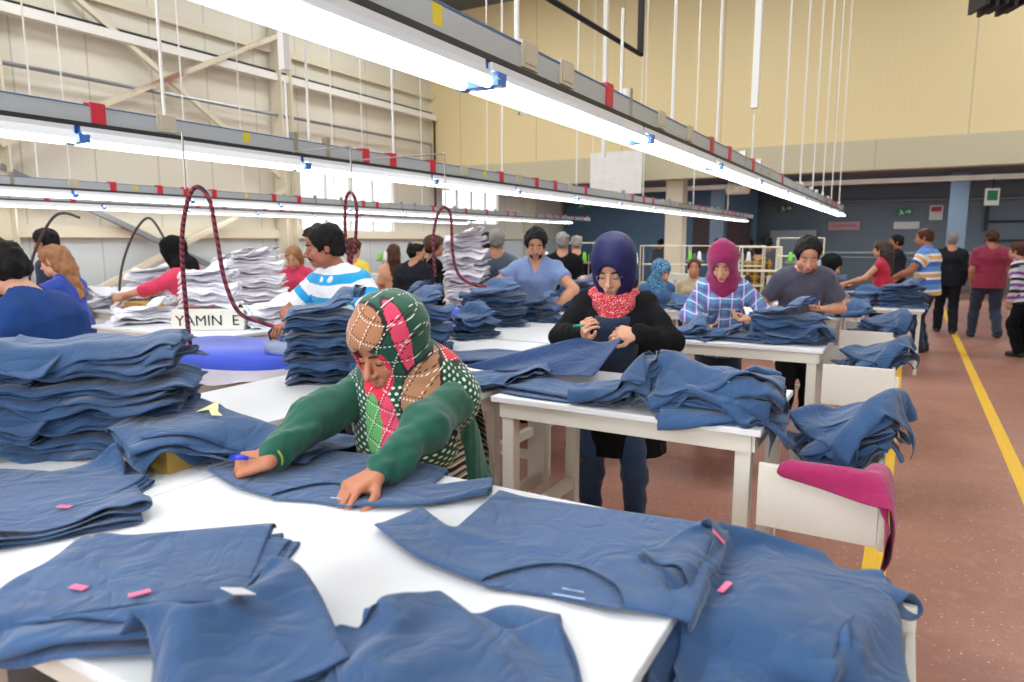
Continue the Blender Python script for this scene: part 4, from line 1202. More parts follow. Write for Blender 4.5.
    def hand(s, w, d, n, sx, curl, k):
        """five separate fingers; n is the back of the hand, curl 0..1 (or five values thumb..little)"""
        d = _n(d); n = _n(n - (n @ d) * d)
        side = np.cross(d, n) * sx        # towards the thumb
        cu = [curl] * 5 if isinstance(curl, (int, float)) else list(curl)
        out = []
        c = lambda a, b, ra, rb, kk: ('c', a, b, ra, rb, side, 1., kk)
        pal = []
        for i in range(4):
            o = (.5 - i / 3.) * .062 * k
            b = w + d * .088 * k * (1 - .06 * abs(i - 1)) + side * o + n * (.004 - .003 * abs(i - 1.2)) * k
            pal.append(b)
            out.append(c(w + side * o * .55 - n * .002, b, .0145 * k, .0115 * k, .012))
        out.append(c(w + side * .02 * k + d * .02 * k - n * .008 * k, w + side * .026 * k + d * .055 * k - n * .012 * k, .017 * k, .013 * k, .012))
        lens = (.044, .049, .045, .036)
        for i in range(4):
            a = pal[i]; ang = 10 + cu[i + 1] * 55; L = lens[i] * k; r = (.0092, .0095, .009, .008)[i] * k
            for sgm in range(3):
                m = math.cos(R(ang)); q = math.sin(R(ang))
                sp = side * (.5 - i / 3.) * .10
                b = a + _n(d * m - n * q + sp) * L
                out.append(c(a, b, r, r * .92, .003 if sgm else .005)); a = b; L *= .66; r *= .9; ang += cu[i + 1] * 62
        t0 = w + side * .03 * k + d * .03 * k - n * .008 * k
        t1 = t0 + _n(side * .8 + d * .75 - n * (.25 + .5 * cu[0])) * .042 * k
        t2 = t1 + _n(side * (.45 - .6 * cu[0]) + d * 1. - n * (.15 + .6 * cu[0])) * .032 * k
        t3 = t2 + _n(side * (.2 - .8 * cu[0]) + d * 1. - n * (.1 + .5 * cu[0])) * .024 * k
        out += [c(t0, t1, .014 * k, .0115 * k, .008), c(t1, t2, .0112 * k, .0102 * k, .004), c(t2, t3, .0102 * k, .0085 * k, .003)]
        if not hasattr(s, 'palm'): s.palm = []
        s.palm.append((pal[1] + w) / 2)
        return out
    def bounds(s, keys, m=.13):
        pts = []
        def w(p):
            if isinstance(p, list):
                for q in p: w(q)
            elif p[0] == 'c': pts.extend([p[1], p[2]])
            else: pts.append(p[1])
        for k in keys: w(s.P[k])
        pts = np.array(pts); return pts.min(0) - m, pts.max(0) + m
    def each(s, key):
        out = []
        def w(p):
            if isinstance(p, list):
                for q in p: w(q)
            else: out.append(p)
        w(s.P[key]); return out
    def root(s, label):
        s.o = thing('person', label, 'person', (float(s.pos[0]), float(s.pos[1]), 0), s.rz); return s.o
    def body(s, h, skin, detail=True):
        fd = Field(*s.bounds(['head', 'torso', 'uarm', 'hand', 'leg']), h)
        for k in ('torso', 'leg', 'neck', 'uarm', 'farm', 'head'):
            for p in s.each(k): fd.prim(p)
        for p in s.each('sock'): fd.prim(p, op='sub')
        for k in (('face', 'lid', 'ear') if detail else ('face', 'ear')):
            for p in s.each(k): fd.prim(p)
        for p in s.each('hand'): fd.prim(p)
        V, Q = fd.extract()
        me = nmesh('body', V, Q)
        return link('body', me, skin, s.o)
    def features(s, dark, lipm, lash=True, brow=.0035, lips=True, must=0, beard=None, iris=None):
        H = s.H_; q = s.hk
        for sx in (-1, 1):
            b = MB()
            b.tube([H(sx * x, f, u) for x, f, u in ((.014, .0955, .0185), (.026, .0965, .023), (.038, .091, .0235), (.05, .078, .017))], [brow * q * .7, brow * q, brow * q, brow * q * .5], 6)
            b.build('eyebrow', dark, s.o, True)
        if lash:
            for sx in (-1, 1):
                b = MB()
                b.tube([H(sx * x, f, u) for x, f, u in ((.019, .0855, -.006), (.027, .0895, -.0095), (.036, .0885, -.0095), (.045, .0815, -.005))], [.001 * q, .0018 * q, .002 * q, .001 * q], 6)
                b.build('eyelashes', dark, s.o, True)
        if lips:
            b = MB()
            b.tube([H(x, f, u) for x, f, u in ((-.024, .0865, -.0715), (-.012, .0935, -.068), (0, .0955, -.0685), (.012, .0935, -.068), (.024, .0865, -.0715))], [.001, .0042 * q, .0042 * q, .0042 * q, .001], 6)
            b.build('lip', lipm, s.o, True); b = MB()
            b.tube([H(x, f, u) for x, f, u in ((-.022, .0865, -.0735), (-.011, .0925, -.0785), (0, .094, -.0795), (.011, .0925, -.0785), (.022, .0865, -.0735))], [.001, .0045 * q, .0052 * q, .0045 * q, .001], 6)
            b.build('lip', lipm, s.o, True)
        if iris:
            for sx in (-1, 1):
                b = MB(); b.ell(H(sx * .031, .0865, -.001), (.006 * q, .006 * q, .006 * q), 10, 6)
                b.build('eye', iris, s.o, True)
        if must:
            b = MB()
            b.tube([H(x, f, u) for x, f, u in ((-.034, .078, -.072), (-.018, .0925, -.06), (0, .0975, -.055), (.018, .0925, -.06), (.034, .078, -.072))], [.003, .0075 * must, .007 * must, .0075 * must, .003], 8)
            b.build('moustache', dark, s.o, True)
    def garment(s, name, m, prims, off, h, cuts=(), subs=(), wr=None, k=None, attrs=None, parent=None, pads=.16, seed=1, post=None, sleeves=()):
        pts = []
        for p in prims: pts.extend([p[1], p[2]] if p[0] == 'c' else [p[1]])
        pts = np.array(pts)
        fd = Field(pts.min(0) - pads, pts.max(0) + pads, h)
        for p in prims: fd.prim(p, off, k=k)
        for (p, pt, nr) in sleeves:
            f2 = Field(fd.lo + 3 * h, fd.lo + 3 * h + .01, h); f2.lo = fd.lo; f2.n = fd.n; f2.ax = fd.ax; f2.d = np.full(tuple(fd.n), .08, np.float32)
            f2.prim(p, off); f2.plane(pt, nr)
            hh = np.maximum(.03 - np.abs(fd.d - f2.d), 0) / .03
            fd.d = np.minimum(fd.d, f2.d) - hh * hh * .0075
        if wr: fd.wrinkle(wr[0], wr[1], seed)
        for (pt, nr) in cuts: fd.plane(pt, nr)
        for p in subs: fd.prim(p, 0, k=.006, op='sub')
        if post: post(fd)
        V, Q = fd.extract()
        me = nmesh(name, V, Q)
        if attrs: attrs(me, V)
        return link(name, me, m, parent or s.o)
    # ready garments ---------------------------------------------------------
    def cone(s, a, b, ra, rb, kk=.03, lat=None, sc=1.):
        return ('c', np.array(a, float), np.array(b, float), ra, rb, s.rt if lat is None else lat, sc, kk)
    def coords(s, me, V):
        """garment coordinates: x across, y along the spine from the neck down, z arm distance"""
        d = V - s.nek
        a = np.stack([d @ s.rt, -(d @ s.up2), d @ s.fw], 1)
        for i in (0, 1):
            ax = _n(s.el[i] - s.sh[i]); sx = (-1, 1)[i]
            t = (V - s.sh[i]) @ ax
            m = ((V - s.sh[i]) @ s.rt * sx > -.01) & (t > .02) & (np.linalg.norm(V - s.sh[i] - np.outer(t, ax), axis=1) < .12)
            w = np.where(m, np.clip(t / .06, 0, 1), 0)
            a[:, 1] = a[:, 1] * (1 - w) + (t + .03) * w
        vattr(me, 'gc', a)
    def top(s, name, m, sleeve=.6, hem=.12, h=.012, off=.012, wr=(.006, 45), neck=.075, vneck=0., flare=0., seed=1, hemr=None, attrs=True, post=None, collar=True):
        k = s.k; g = s.girth
        pr = list(s.P['torso']); sl = []
        if hem > 0:
            r = hemr or (.142 if s.male else .148) * k * g
            pr.append(s.cone(s.wai, s.pel - np.array([0, 0, hem]), .1 * k * g, r - off + flare, .06, np.array([1., 0, 0]), 1.4))
        for i in (0, 1):
            sh, el, wr_ = s.sh[i], s.el[i], s.wr[i]
            am = k * (1 + (g - 1) * .5)
            if sleeve >= 1.:
                pr.append(s.cone(sh, el, .054 * am, .047 * am, .04)); e2 = el + (wr_ - el) * (sleeve - 1)
                pr.append(s.cone(el, e2, .047 * am, (.029 if sleeve > 1.7 else .042) * am, .03))
            elif sleeve > 0:
                e = sh + (el - sh) * sleeve; sl.append((s.cone(sh, sh + (el - sh) * (sleeve + .2), .053 * am, .064 * am, .03), e, el - sh))
        sb = []
        if neck: sb.append(s.cone(s.nek - s.fw * .02 + s.up2 * .01, s.nek + s.up2 * .3, neck * k, neck * k * 1.3))
        if vneck: sb.append(s.cone(s.nek + s.fw * .08 + s.up2 * .02, s.nek + s.fw * .13 - s.up2 * vneck, .06 * k, .015, .01))
        cuts = [(s.pel - np.array([0, 0, hem]), (0, 0, -1))]
        pp = post
        o = s.garment(name, m, pr, off, h, cuts, sb, wr, attrs=(s.coords if attrs else None), seed=seed, post=pp, sleeves=sl)
        return o
    def trousers(s, m, h=.015, off=.016, wr=(.006, 40), name='trousers', seed=4, short=0.):
        pr = [s.cone(s.pel, s.wai, (.108 if s.male else .118) * s.k * s.girth, .09 * s.k * s.girth, .05, np.array([1., 0, 0]), 1.38)]
        for i in (0, 1):
            l = s.P['leg'][i]; pr += l[:2]; a = l[2]
            pr.append(('c', a[1], a[2] + (a[2] - a[1]) * (.0 - short), a[3], a[4] * 1.35, a[5], 1., .03))
        return s.garment(name, m, pr, off, h, [(s.wai, (0, 0, 1))], (), wr, seed=seed)
    def shoes(s, m, h=.012):
        for i in (0, 1):
            a = s.an[i]
            fd = [s.cone(a + [0, -.035, -.045], a + [0, .13 * s.k, -.05], .036, .034, .02, np.array([1., 0, 0]), 1.15), s.cone(a, a + [0, .0, -.04], .04, .036, .02)]
            s.garment('shoe', m, fd, .006, h, [((0, 0, .0), (0, 0, -1))], pads=.08)
    def hair(s, m, h=.008, thick=.008, fringe=.085, back=-.03, long=0., bald=False, wr=(.007, 95), sides=True, vol=0., width=.085):
        A = np.array([s.hr, s.hf, s.hu]); q = s.hk; H = s.H_
        e = lambda r, f, u, rad, kk=.02: ('e', H(r, f, u), A, np.array(rad) * q, kk)
        t = thick + vol
        pr = [e(0, -.014, .032, (.076 + t, .097 + t, .088 + t)), e(0, .028, .05, (.064 + t, .064 + t, .052 + t))]
        sb = []
        if long:
            b = s.hc - s.hf * .06 + s.hu * .02
            pr.append(s.cone(b, b - s.hu * .1 - s.hf * .02, width * q, width * q, .03))
            pr.append(s.cone(b - s.hu * .1 - s.hf * .02, s.nek - s.fw * .09 - s.up2 * long, width * .95 * q, width * .45, .03))
            sb += [('e', H(0, .075, -.05), A, np.array([.062, .1, .1]) * q, .01)]
        else:
            pr.append(e(0, -.06, -.02, (.058 + t, .04 + t, .05), .03))
        sb += [e(0, .12, -.02, (.092, .095, .02 + fringe), .01), e(0, .09, -.075, (.1, .085, .075), .01)]
        if not long: sb += [e(0, -.03, -.125, (.13, .16, .075 + back), .01)] + ([e(sx * .09, .0, -.03, (.022, .03, .034), .005) for sx in (-1, 1)] if sides else [])
        if bald: sb += [e(0, .02, .12, (.062, .1, .055), .01)]
        return s.garment('hair', m, pr, 0, h, (), sb, wr, pads=.17)
    def hijab(s, m, h=.01, thick=.02, drape=.12, wr=(.006, 40), full=.0, opening=1., attrs=None, name='headscarf', extra=(), chin=True, crown=0., subs=(), seed=2):
        A = np.array([s.hr, s.hf, s.hu]); q = s.hk; H = s.H_; k = s.k
        e = lambda r, f, u, rad, kk=.03: ('e', H(r, f, u), A, np.array(rad) * q, kk)
        pr = [e(0, -.022, .035 + crown * .5, (.08 + thick, .105 + thick, .09 + thick + crown * .5)), e(0, .0, -.05, (.07 + thick, .085, .08), .04),
              s.cone(H(0, -.02, -.06), s.nek + s.fw * .02, .082 * k, .088 * k, .04)]
        if chin: pr.append(s.cone(H(0, .035, -.135), s.nek + s.fw * .06 - s.up2 * .03, .045 * k, .06 * k, .05))
        if drape:
            pr += [s.cone(s.nek, s.che + s.up2 * (.13 - drape) + s.fw * .045, .085 * k, .085 * k, .05, s.rt, 1.3 + full),
                   s.cone(s.nek - s.fw * .03, s.che + s.up2 * (.13 - drape) - s.fw * .03, .08 * k, .08 * k, .05, s.rt, 1.3 + full)]
        o = opening
        sb = [('e', H(0, .115, -.022), A, np.array([.05 * o, .075, .07 * o]) * q, .01)] + list(subs)
        return s.garment(name, m, pr + list(extra), 0.0, h, (), sb, wr, pads=.2, attrs=attrs, seed=seed)
# ---------------------------------------------------------------- people
_tp = time.time()
def skinm(name, c): 
    n = NT(name, .5, spec=.4); f = n.noise(14, 3); c = lin(c)
    n.color(n.mix(f, tuple(v * .86 for v in c), tuple(min(1, v * 1.1) for v in c)))
    n.b.inputs['Subsurface Weight'].default_value = .08; n.b.inputs['Subsurface Radius'].default_value = (.01, .004, .002)
    return n.m
sk1 = skinm('warm tan skin', (186, 122, 92)); sk2 = skinm('light skin', (214, 160, 132)); sk3 = skinm('brown skin', (166, 108, 82)); sk4 = skinm('olive skin', (192, 138, 108))
hk = simple('black hair', (15, 12, 12), .6, bump=.6, bscale=160, spec=.25); hb = simple('brown hair', (70, 40, 28), .6, spec=.3, bump=.4, bscale=160, var=.3); hbl = simple('dark blonde hair', (150, 104, 62), .5, bump=.4, bscale=120, var=.3)
hg = simple('grey hair', (128, 124, 120), .6, bump=.4, bscale=160, var=.3)
brow = simple('dark brow', (46, 30, 26), .7); lipr = simple('lips', (164, 88, 82), .5); eyed = simple('dark eye', (30, 20, 18), .2)
def cl(name, c, **k): return simple(name, c, .85, sheen=.2, scale=8, var=k.get('var', .1))
c_black = simple('black cloth', (17, 17, 20), .9, spec=.2); c_navyj = cl('dark jeans', (28, 40, 62), var=.25); c_jean = cl('blue jeans', (40, 66, 100), var=.3)
c_suit = simple('dark suit', (24, 27, 36), .85, spec=.25); c_grey = cl('charcoal shirt', (78, 80, 92)); c_vneck = cl('light blue cotton', (116, 138, 182))
c_navy = cl('navy knit', (26, 40, 66)); c_green = cl('dark green knit', (10, 84, 66), var=.14); c_shoe = simple('dark shoe', (30, 28, 28), .5)
c_white = cl('white cotton', (228, 230, 234)); c_maroon = cl('maroon cotton', (130, 24, 58)); c_tee = simple('navy blue cotton', (30, 62, 122), .85, spec=.2); c_royal = cl('royal blue cotton', (30, 62, 160))
c_yellow = cl('yellow cotton', (226, 200, 70)); c_pinkc = cl('pink cotton', (222, 60, 100)); c_purp = cl('magenta scarf cloth', (140, 18, 82), var=.16); c_navsc = simple('navy satin', (20, 22, 78), .6, var=.2, spec=.4)
c_beige = cl('beige cloth', (178, 160, 130)); c_red = cl('red vest cloth', (176, 24, 52)); c_tan = cl('peach cloth', (214, 160, 132))

def striped(name, bands, axis=1, period=.2, wob=0.):
    """bands: [(start fraction, colour)] repeated every period metres along the garment"""
    n = NT(name, .85, spec=.3, sheen=.2); s_ = n.sep(n.attr('gc').outputs['Vector'])
    v = s_[axis]
    if wob: v = n.math('ADD', v, n.math('MULTIPLY', n.math('SINE', n.math('MULTIPLY', s_[0], 60.)), wob))
    f = n.math('FRACT', n.math('DIVIDE', n.math('ADD', v, 3.), period))
    r = n.n('ShaderNodeValToRGB'); r.color_ramp.interpolation = 'CONSTANT'; e = r.color_ramp.elements
    e[0].position = 0; e[0].color = (*lin(bands[0][1]), 1); e[1].position = bands[1][0]; e[1].color = (*lin(bands[1][1]), 1)
    for p, c in bands[2:]:
        q = e.new(p); q.color = (*lin(c), 1)
    n.l(f, r.inputs[0]); n.color(r.outputs[0]); return n.m
m_polo = striped('white and sky blue striped jersey', [(0, (38, 160, 218)), (.42, (232, 236, 240))], 1, .12)
m_aisle = striped('blue white and orange striped jersey', [(0, (88, 138, 205)), (.3, (222, 226, 228)), (.42, (214, 158, 92)), (.62, (222, 226, 228)), (.74, (60, 108, 185))], 1, .25)
m_purpst = striped('purple black and white striped knit', [(0, (30, 28, 34)), (.25, (196, 190, 196)), (.5, (130, 70, 150)), (.75, (205, 200, 205))], 1, .16)
m_vest = striped('grey white and black striped knit', [(0, (34, 32, 32)), (.3, (196, 190, 176)), (.52, (60, 56, 54)), (.7, (150, 138, 122)), (.85, (214, 208, 196))], 1, .05, .004)
def plaid(name, base, a, b, c, p=.085):
    n = NT(name, .85, spec=.3, sheen=.2); s_ = n.sep(n.attr('gc').outputs['Vector'])
    fx = n.math('FRACT', n.math('DIVIDE', n.math('ADD', s_[0], 3.), p)); fy = n.math('FRACT', n.math('DIVIDE', n.math('ADD', s_[1], 3.), p))
    band = lambda f, lo, hi: n.math('MULTIPLY', n.math('GREATER_THAN', f, lo), n.math('LESS_THAN', f, hi))
    col = n.mix(n.math('MULTIPLY', band(fx, .0, .35), .75), lin(base), lin(a)); col = n.mix(n.math('MULTIPLY', band(fy, .0, .3), .6), col, lin(b))
    col = n.mix(n.math('MULTIPLY', band(fx, .5, .62), .8), col, lin(c)); col = n.mix(n.math('MULTIPLY', band(fy, .5, .62), .8), col, lin(c))
    n.color(col); return n.m
m_plaid = plaid('purple and turquoise checked cotton', (96, 120, 178), (66, 160, 178), (110, 66, 150), (214, 208, 232))
m_check = plaid('yellow and black checked cotton', (150, 116, 40), (30, 26, 34), (36, 28, 30), (190, 150, 60), .12)

def W(p): return p
def std(f, h, skin, detail=True, lash=True, iris=None, must=0, br=.0035, hair=None):
    f.body(h, skin, detail)
    if detail: f.features(brow, lipr, lash=lash, must=must, iris=iris, brow=br)

# 1 woman in green ----------------------------------------------------------
f = Fig((-1.37, 1.79), -74, 1.53, False, lean=17, bend=9, headp=26, heady=-20, girth=1.2, hs=1.17, zoff=-.05, hz=1.25,
        hands=[(-1.135, 1.27, .99), (-1.44, 1.19, 1.0)], hdir=[(-.25, -1, -.28), (-.95, -.42, -.25)], hnor=[(-.1, -.25, 1), (.15, -.5, .8)],
        poles=[(-.9, -.1, .35), (.9, -.2, .35)], curl=((.3, .45, .5, .5, .55), (.6, .75, .75, .8, .85)), feet=((-.1, .05), (.1, .02)))
f.root('person in dark green sweater and patterned green headscarf trimming a shirt in the foreground')
f.body(.0042, sk1); f.features(brow, lipr, brow=.0034)
f.top('sweater', c_green, sleeve=1.9, hem=.05, h=.007, wr=(.008, 38), neck=0, attrs=False)
f.garment('vest', m_vest, f.P['torso'][:2] + [f.P['torso'][-3]] + [f.cone(f.wai, f.pel - np.array([0, 0, .16]), .13, .165, .06, None, 1.35), f.cone(f.che, f.wai, .12, .125, .05, None, 1.4)], .032, .008, [(f.che + f.up2 * .02, f.up2), (f.pel - np.array([0, 0, .16]), (0, 0, -1))], (), (.005, 40), attrs=f.coords)
f.trousers(c_black); f.shoes(c_shoe)
ex = [f.cone(f.nek, f.sh[0] - f.up2 * .01, .09, .082, .05), f.cone(f.nek, f.sh[1] - f.up2 * .01, .09, .082, .05),
      f.cone(f.che + f.up2 * .09 + f.fw * .05, f.che - f.up2 * .05 + f.fw * .11, .115, .11, .06, None, 1.5),
      f.cone(f.che + f.up2 * .09 - f.fw * .03, f.che + f.up2 * .01 - f.fw * .05, .115, .10, .06, None, 1.4),
      f.cone(f.che - f.up2 * .02 + f.fw * .13, f.wai + f.fw * .16 + f.up2 * .0 + f.rt * .02, .08, .045, .04, None, 1.5),
      f.cone(f.hc + f.hf * .035 - f.hu * .135, f.nek + f.fw * .115 - f.up2 * .10, .03, .022, .012), f.cone(f.hc + f.hf * .03 - f.hu * .135 + f.rt * .02, f.nek + f.fw * .11 - f.up2 * .10 + f.rt * .07, .03, .028, .012)]
def gattr(me, V, f=f):
    d = V - f.hc; q = np.stack([d @ f.hr, d @ f.hf, d @ f.hu], 1) / f.hk
    u = q - np.array([0, -.02, .03]); u = u / (np.linalg.norm(u, axis=1)[:, None] + 1e-9)
    g = V - f.nek; gx = g @ f.rt; gy = -(g @ f.up2); gz = g @ f.fw
    def cone(dr, ang, asp=1., ax=(0, 0, 1)):
        dr = _n(dr); ax = np.array(ax, float); ax = _n(ax - (ax @ dr) * dr); bx = np.cross(dr, ax)
        return np.where(u @ dr > 0, np.hypot((u @ ax) / asp, u @ bx), 9) / math.sin(R(ang))
    G = np.array(lin((16, 78, 58))); col = np.tile(G, (len(V), 1)); pl = np.zeros(len(V)); dots = np.zeros(len(V))
    hood = (q[:, 2] > -.085) & (gy < .04)
    cape = ~hood
    dots[cape] = 1; col[cape] = lin((14, 72, 54))
    def patch(m, c, p=1):
        col[m] = lin(c); pl[m] = p; dots[m] = 0
    def edge(v, c, on=None):
        on = np.ones(len(V), bool) if on is None else on
        m = (v < 1.12) & on; col[m] = lin((16, 20, 20)); dots[m] = 0
        patch((v < 1) & on, c)
    edge(cone((.10, .80, .58), 40, .85, (0, -.6, .7)), (168, 116, 82), hood)
    edge(cone((-.86, .42, .26), 14, 3.4, (-.1, .15, -1)), (226, 70, 104), q[:, 2] > -.1)
    nk = np.hypot((gx + .085) / .05, (gy + .015) / .085); edge(np.where(gz > -.03, nk, 9), (172, 122, 88), q[:, 2] < -.02)
    rd = np.hypot((gx + .11) / .05, (gy - .0) / .075); edge(np.where(gz < .0, rd, 9), (206, 34, 56), q[:, 2] < .0)
    o = np.linalg.norm((q - np.array([0, .115, -.022])) / np.array([.05, .075, .07]), axis=1)
    patch((o < 1.34) & (q[:, 2] < .026) & (q[:, 1] > -.02), (222, 44, 74), 0)
    tp = np.hypot((gx - .01) / .032, (gy - .07) / .10); patch((tp < 1) & (gz > .10), (226, 70, 104))
    tg = np.hypot((gx - .06) / .03, (gy - .06) / .09); patch((tg < 1) & (gz > .08), (96, 168, 96), 1)
    vattr(me, 'pc', col); vattr(me, 'hq', q); 
    ang = np.arctan2(gx, np.abs(gz) + .12) * .17
    vattr(me, 'du', np.stack([ang, gy + np.where(gz > 0, 0, .004), pl], 1)); vattr(me, 'dots', dots)
n = NT('green patterned scarf cloth', .75, spec=.35, sheen=.2)
du = n.sep(n.attr('du').outputs['Vector']); hq = n.sep(n.attr('hq').outputs['Vector'])
P_ = .0145
fu = n.math('DIVIDE', n.math('ADD', du[0], 2.), P_); fv = n.math('DIVIDE', n.math('ADD', du[1], 2.), P_)
fu = n.math('ADD', fu, n.math('MULTIPLY', n.math('FLOOR', fv), .5))
a = n.math('SUBTRACT', n.math('FRACT', fu), .5); b = n.math('SUBTRACT', n.math('FRACT', fv), .5)
dd = n.math('SQRT', n.math('ADD', n.math('MULTIPLY', a, a), n.math('MULTIPLY', b, b)))
dot = n.math('MULTIPLY', n.math('LESS_THAN', dd, .27), n.math('GREATER_THAN', n.attr('dots').outputs['Fac'], .5))
col = n.mix(dot, n.attr('pc').outputs['Color'], lin((214, 224, 206)))
def stitched(x, off, run):
    k = n.math('ABSOLUTE', n.math('SUBTRACT', n.math('FRACT', n.math('ADD', n.math('DIVIDE', x, .052), off)), .5))
    return n.math('MULTIPLY', n.math('LESS_THAN', k, .03), n.math('GREATER_THAN', n.math('FRACT', n.math('MULTIPLY', run, 100.)), .5))
s1 = n.math('ADD', hq[0], n.math('MULTIPLY', hq[2], .55)); s2 = n.math('SUBTRACT', n.math('MULTIPLY', hq[0], .5), hq[2])
hood_m = n.math('LESS_THAN', n.attr('dots').outputs['Fac'], .5)
for (x, off, run, c) in ((s1, .0, s2, (226, 224, 214)), (s1, .13, s2, (24, 22, 24)), (s2, .0, s1, (226, 224, 214)), (s2, .15, s1, (24, 22, 24))):
    col = n.mix(n.math('MULTIPLY', stitched(x, off + 5, run), hood_m), col, lin(c))
n.color(col)
hj = f.hijab(n.m, h=.0042, thick=.022, drape=.02, wr=(.005, 34), extra=ex, attrs=gattr, opening=1.02)
print('PRJ green', [tuple(round(x, 2) for x in (Matrix.Rotation(f.rz, 3, 'Z') @ Vector(p) + Vector(f.pos))) for p in (f.hc, f.sh[0], f.sh[1], f.wr[0], f.wr[1])])
# thread clippers and bracelet
def local(fig, name, lab, cat, i, off, col_, col2, L=.1, spin=0):
    pw = Matrix.Rotation(fig.rz, 3, 'Z') @ Vector(fig.palm[i]) + Vector(fig.pos) + Vector(off)
    t = thing(name, lab, cat, pw, R(spin))
    MB().tube([(-L * .5, 0, 0), (-L * .2, 0, .004), (L * .1, 0, .002)], [.006, .009, .006], 8).build('grip', col_, t, True)
    MB().add([(L * .08, -.004, 0), (L * .5, 0, .004), (L * .08, .004, 0), (L * .08, 0, .003)], [(0, 1, 2), (0, 1, 3), (1, 2, 3)]).build('blade', col2, t); return t
local(f, 'thread_clipper', 'shiny blue thread clipper held in the right hand of the woman in green', 'clipper', 1, (-.0, -.03, .012), simple('shiny blue plastic', (20, 50, 200), .15), m_chrome, .085, 20)
wl = f.wr[1]; ax = _n(f.wr[1] - f.el[1])
mb = MB(); u_ = _n(np.cross(ax, (0, 0, 1.))); v_ = np.cross(ax, u_)
mb.tube([wl - ax * .008 + (u_ * math.cos(a) + v_ * math.sin(a)) * .034 for a in np.linspace(0, 2 * PI, 24)[:-1]], .0035, 6, True); br_ = mb.build('bracelet', simple('yellow green beads', (150, 170, 50), .4), None, True)
br_.location = f.o.location; br_.rotation_euler = f.o.rotation_euler; tag(br_, 'yellow and green beaded bracelet on the right wrist of the woman in green', 'bracelet')

# 2 woman in the navy headscarf ----------------------------------------------
f = Fig((-1.36, 3.52), -78, 1.61, False, lean=5, bend=9, headp=20, heady=-4, girth=1.26, hs=1.2,
        hands=[(-1.135, 3.20, 1.13), (-1.375, 3.12, 1.12)], hdir=[(-.85, -.45, .1), (.25, -.75, .55)], hnor=[(.1, -.8, .5), (-.3, -.8, .2)],
        poles=[(-.9, .1, -.7), (.9, .1, -.7)], curl=((.4, .5, .6, .7, .8), (.5, .7, .75, .8, .8)), feet=((-.13, .05), (.13, .03)))
f.root('person in black top, navy headscarf and glasses with red white neckerchief clipping a shirt')
std(f, .0055, sk2, br=.004)
f.top('sweater', c_black, sleeve=1.9, hem=.42, h=.009, wr=(.007, 34), neck=0, hemr=.2, attrs=False)
f.garment('apron_front', cl('dark blue apron front', (26, 44, 72)), [f.cone(f.che - f.up2 * .0 + f.fw * .075, f.wai + f.fw * .06 - f.up2 * .06, .105, .12, .04, None, 1.05)], .018, .009, [(f.che + f.up2 * .06, f.up2)], (), (.004, 30))
f.trousers(c_jean); f.shoes(c_shoe)
f.hijab(c_navsc, h=.007, thick=.026, drape=.0, wr=(.004, 30), crown=.02, opening=1.14)
n = NT('red and white floral cloth', .75); nf = n.noise(40, 1); n.color(n.mix(n.ramp(nf, .60, .63), lin((196, 24, 48)), lin((232, 214, 214)))); m_kerch = n.m
f.garment('neckerchief', m_kerch, [f.cone(f.nek + f.rt * -.06 + f.fw * .075 - f.up2 * .035, f.nek + f.rt * .06 + f.fw * .075 - f.up2 * .035, .045, .045, .03), f.cone(f.nek + f.fw * .09 - f.up2 * .03, f.nek + f.fw * .12 - f.up2 * .085, .06, .045, .04, None, 1.4), f.cone(f.nek - f.rt * .09 - f.up2 * .03, f.nek + f.rt * .09 - f.up2 * .03, .045, .045, .03),
           f.cone(f.nek + f.rt * .07, f.nek + f.rt * .11 - f.up2 * .02, .045, .035, .03)], .006, .007, (), (), (.004, 50))
mb = MB(); H_ = f.H_
for sx in (-1, 1):
    mb.tube([H_(sx * .033 + .021 * math.cos(a), .103, -.004 + .016 * math.sin(a)) for a in np.linspace(0, 2 * PI, 20)[:-1]], .0014, 5, True)
    mb.tube([H_(sx * .054, .102, .0), H_(sx * .073, .06, .004), H_(sx * .078, 0, .004)], .0014, 5)
mb.tube([H_(-.012, .105, -.001), H_(.012, .105, -.001)], .0014, 5); mb.build('glasses', m_metal, f.o, True)
local(f, 'thread_clipper', 'green thread clipper in the right hand of the woman in the navy headscarf', 'clipper', 1, (.02, -.03, .03), simple('green plastic', (20, 130, 90), .3), m_chrome, .12, 15)
# cloth she holds
def panel(name, rows, m, label, cat='shirt', parent=None):
    rows = [[Vector(p) for p in r] for r in rows]; V = []; Fq = []; nc = len(rows[0])
    for r in rows: V += [tuple(p) for p in r]
    for i in range(len(rows) - 1):
        for j in range(nc - 1): Fq.append((i * nc + j, i * nc + j + 1, (i + 1) * nc + j + 1, (i + 1) * nc + j))
    me = bpy.data.meshes.new(name); me.from_pydata(V, [], Fq); o = link(name, me, m, parent, True)
    q = o.modifiers.new('s', 'SUBSURF'); q.levels = q.render_levels = 2; q = o.modifiers.new('t', 'SOLIDIFY'); q.thickness = .004
    if label: tag(o, label, cat)
    return o
rows = []
for i in range(8):
    t_ = i / 7; row = []
    for j in range(9):
        s_ = j / 8
        top = Vector((-1.36, 3.04, 1.12)).lerp(Vector((-1.16, 3.09, 1.13)), s_); bot = Vector((-1.83, 2.72, .975)).lerp(Vector((-1.18, 2.80, .975)), s_)
        p = top.lerp(bot, t_ ** .8); p.z -= .03 * math.sin(s_ * PI) * (1 - t_); p += Vector((.0, -.02, .01)) * math.sin(s_ * 13 + 2 * t_) * t_
        row.append(p)
    rows.append(row)
panel('held_shirt', rows, jersey('dark blue jersey', (42, 66, 108)), 'dark blue shirt held up by the woman in the navy headscarf')

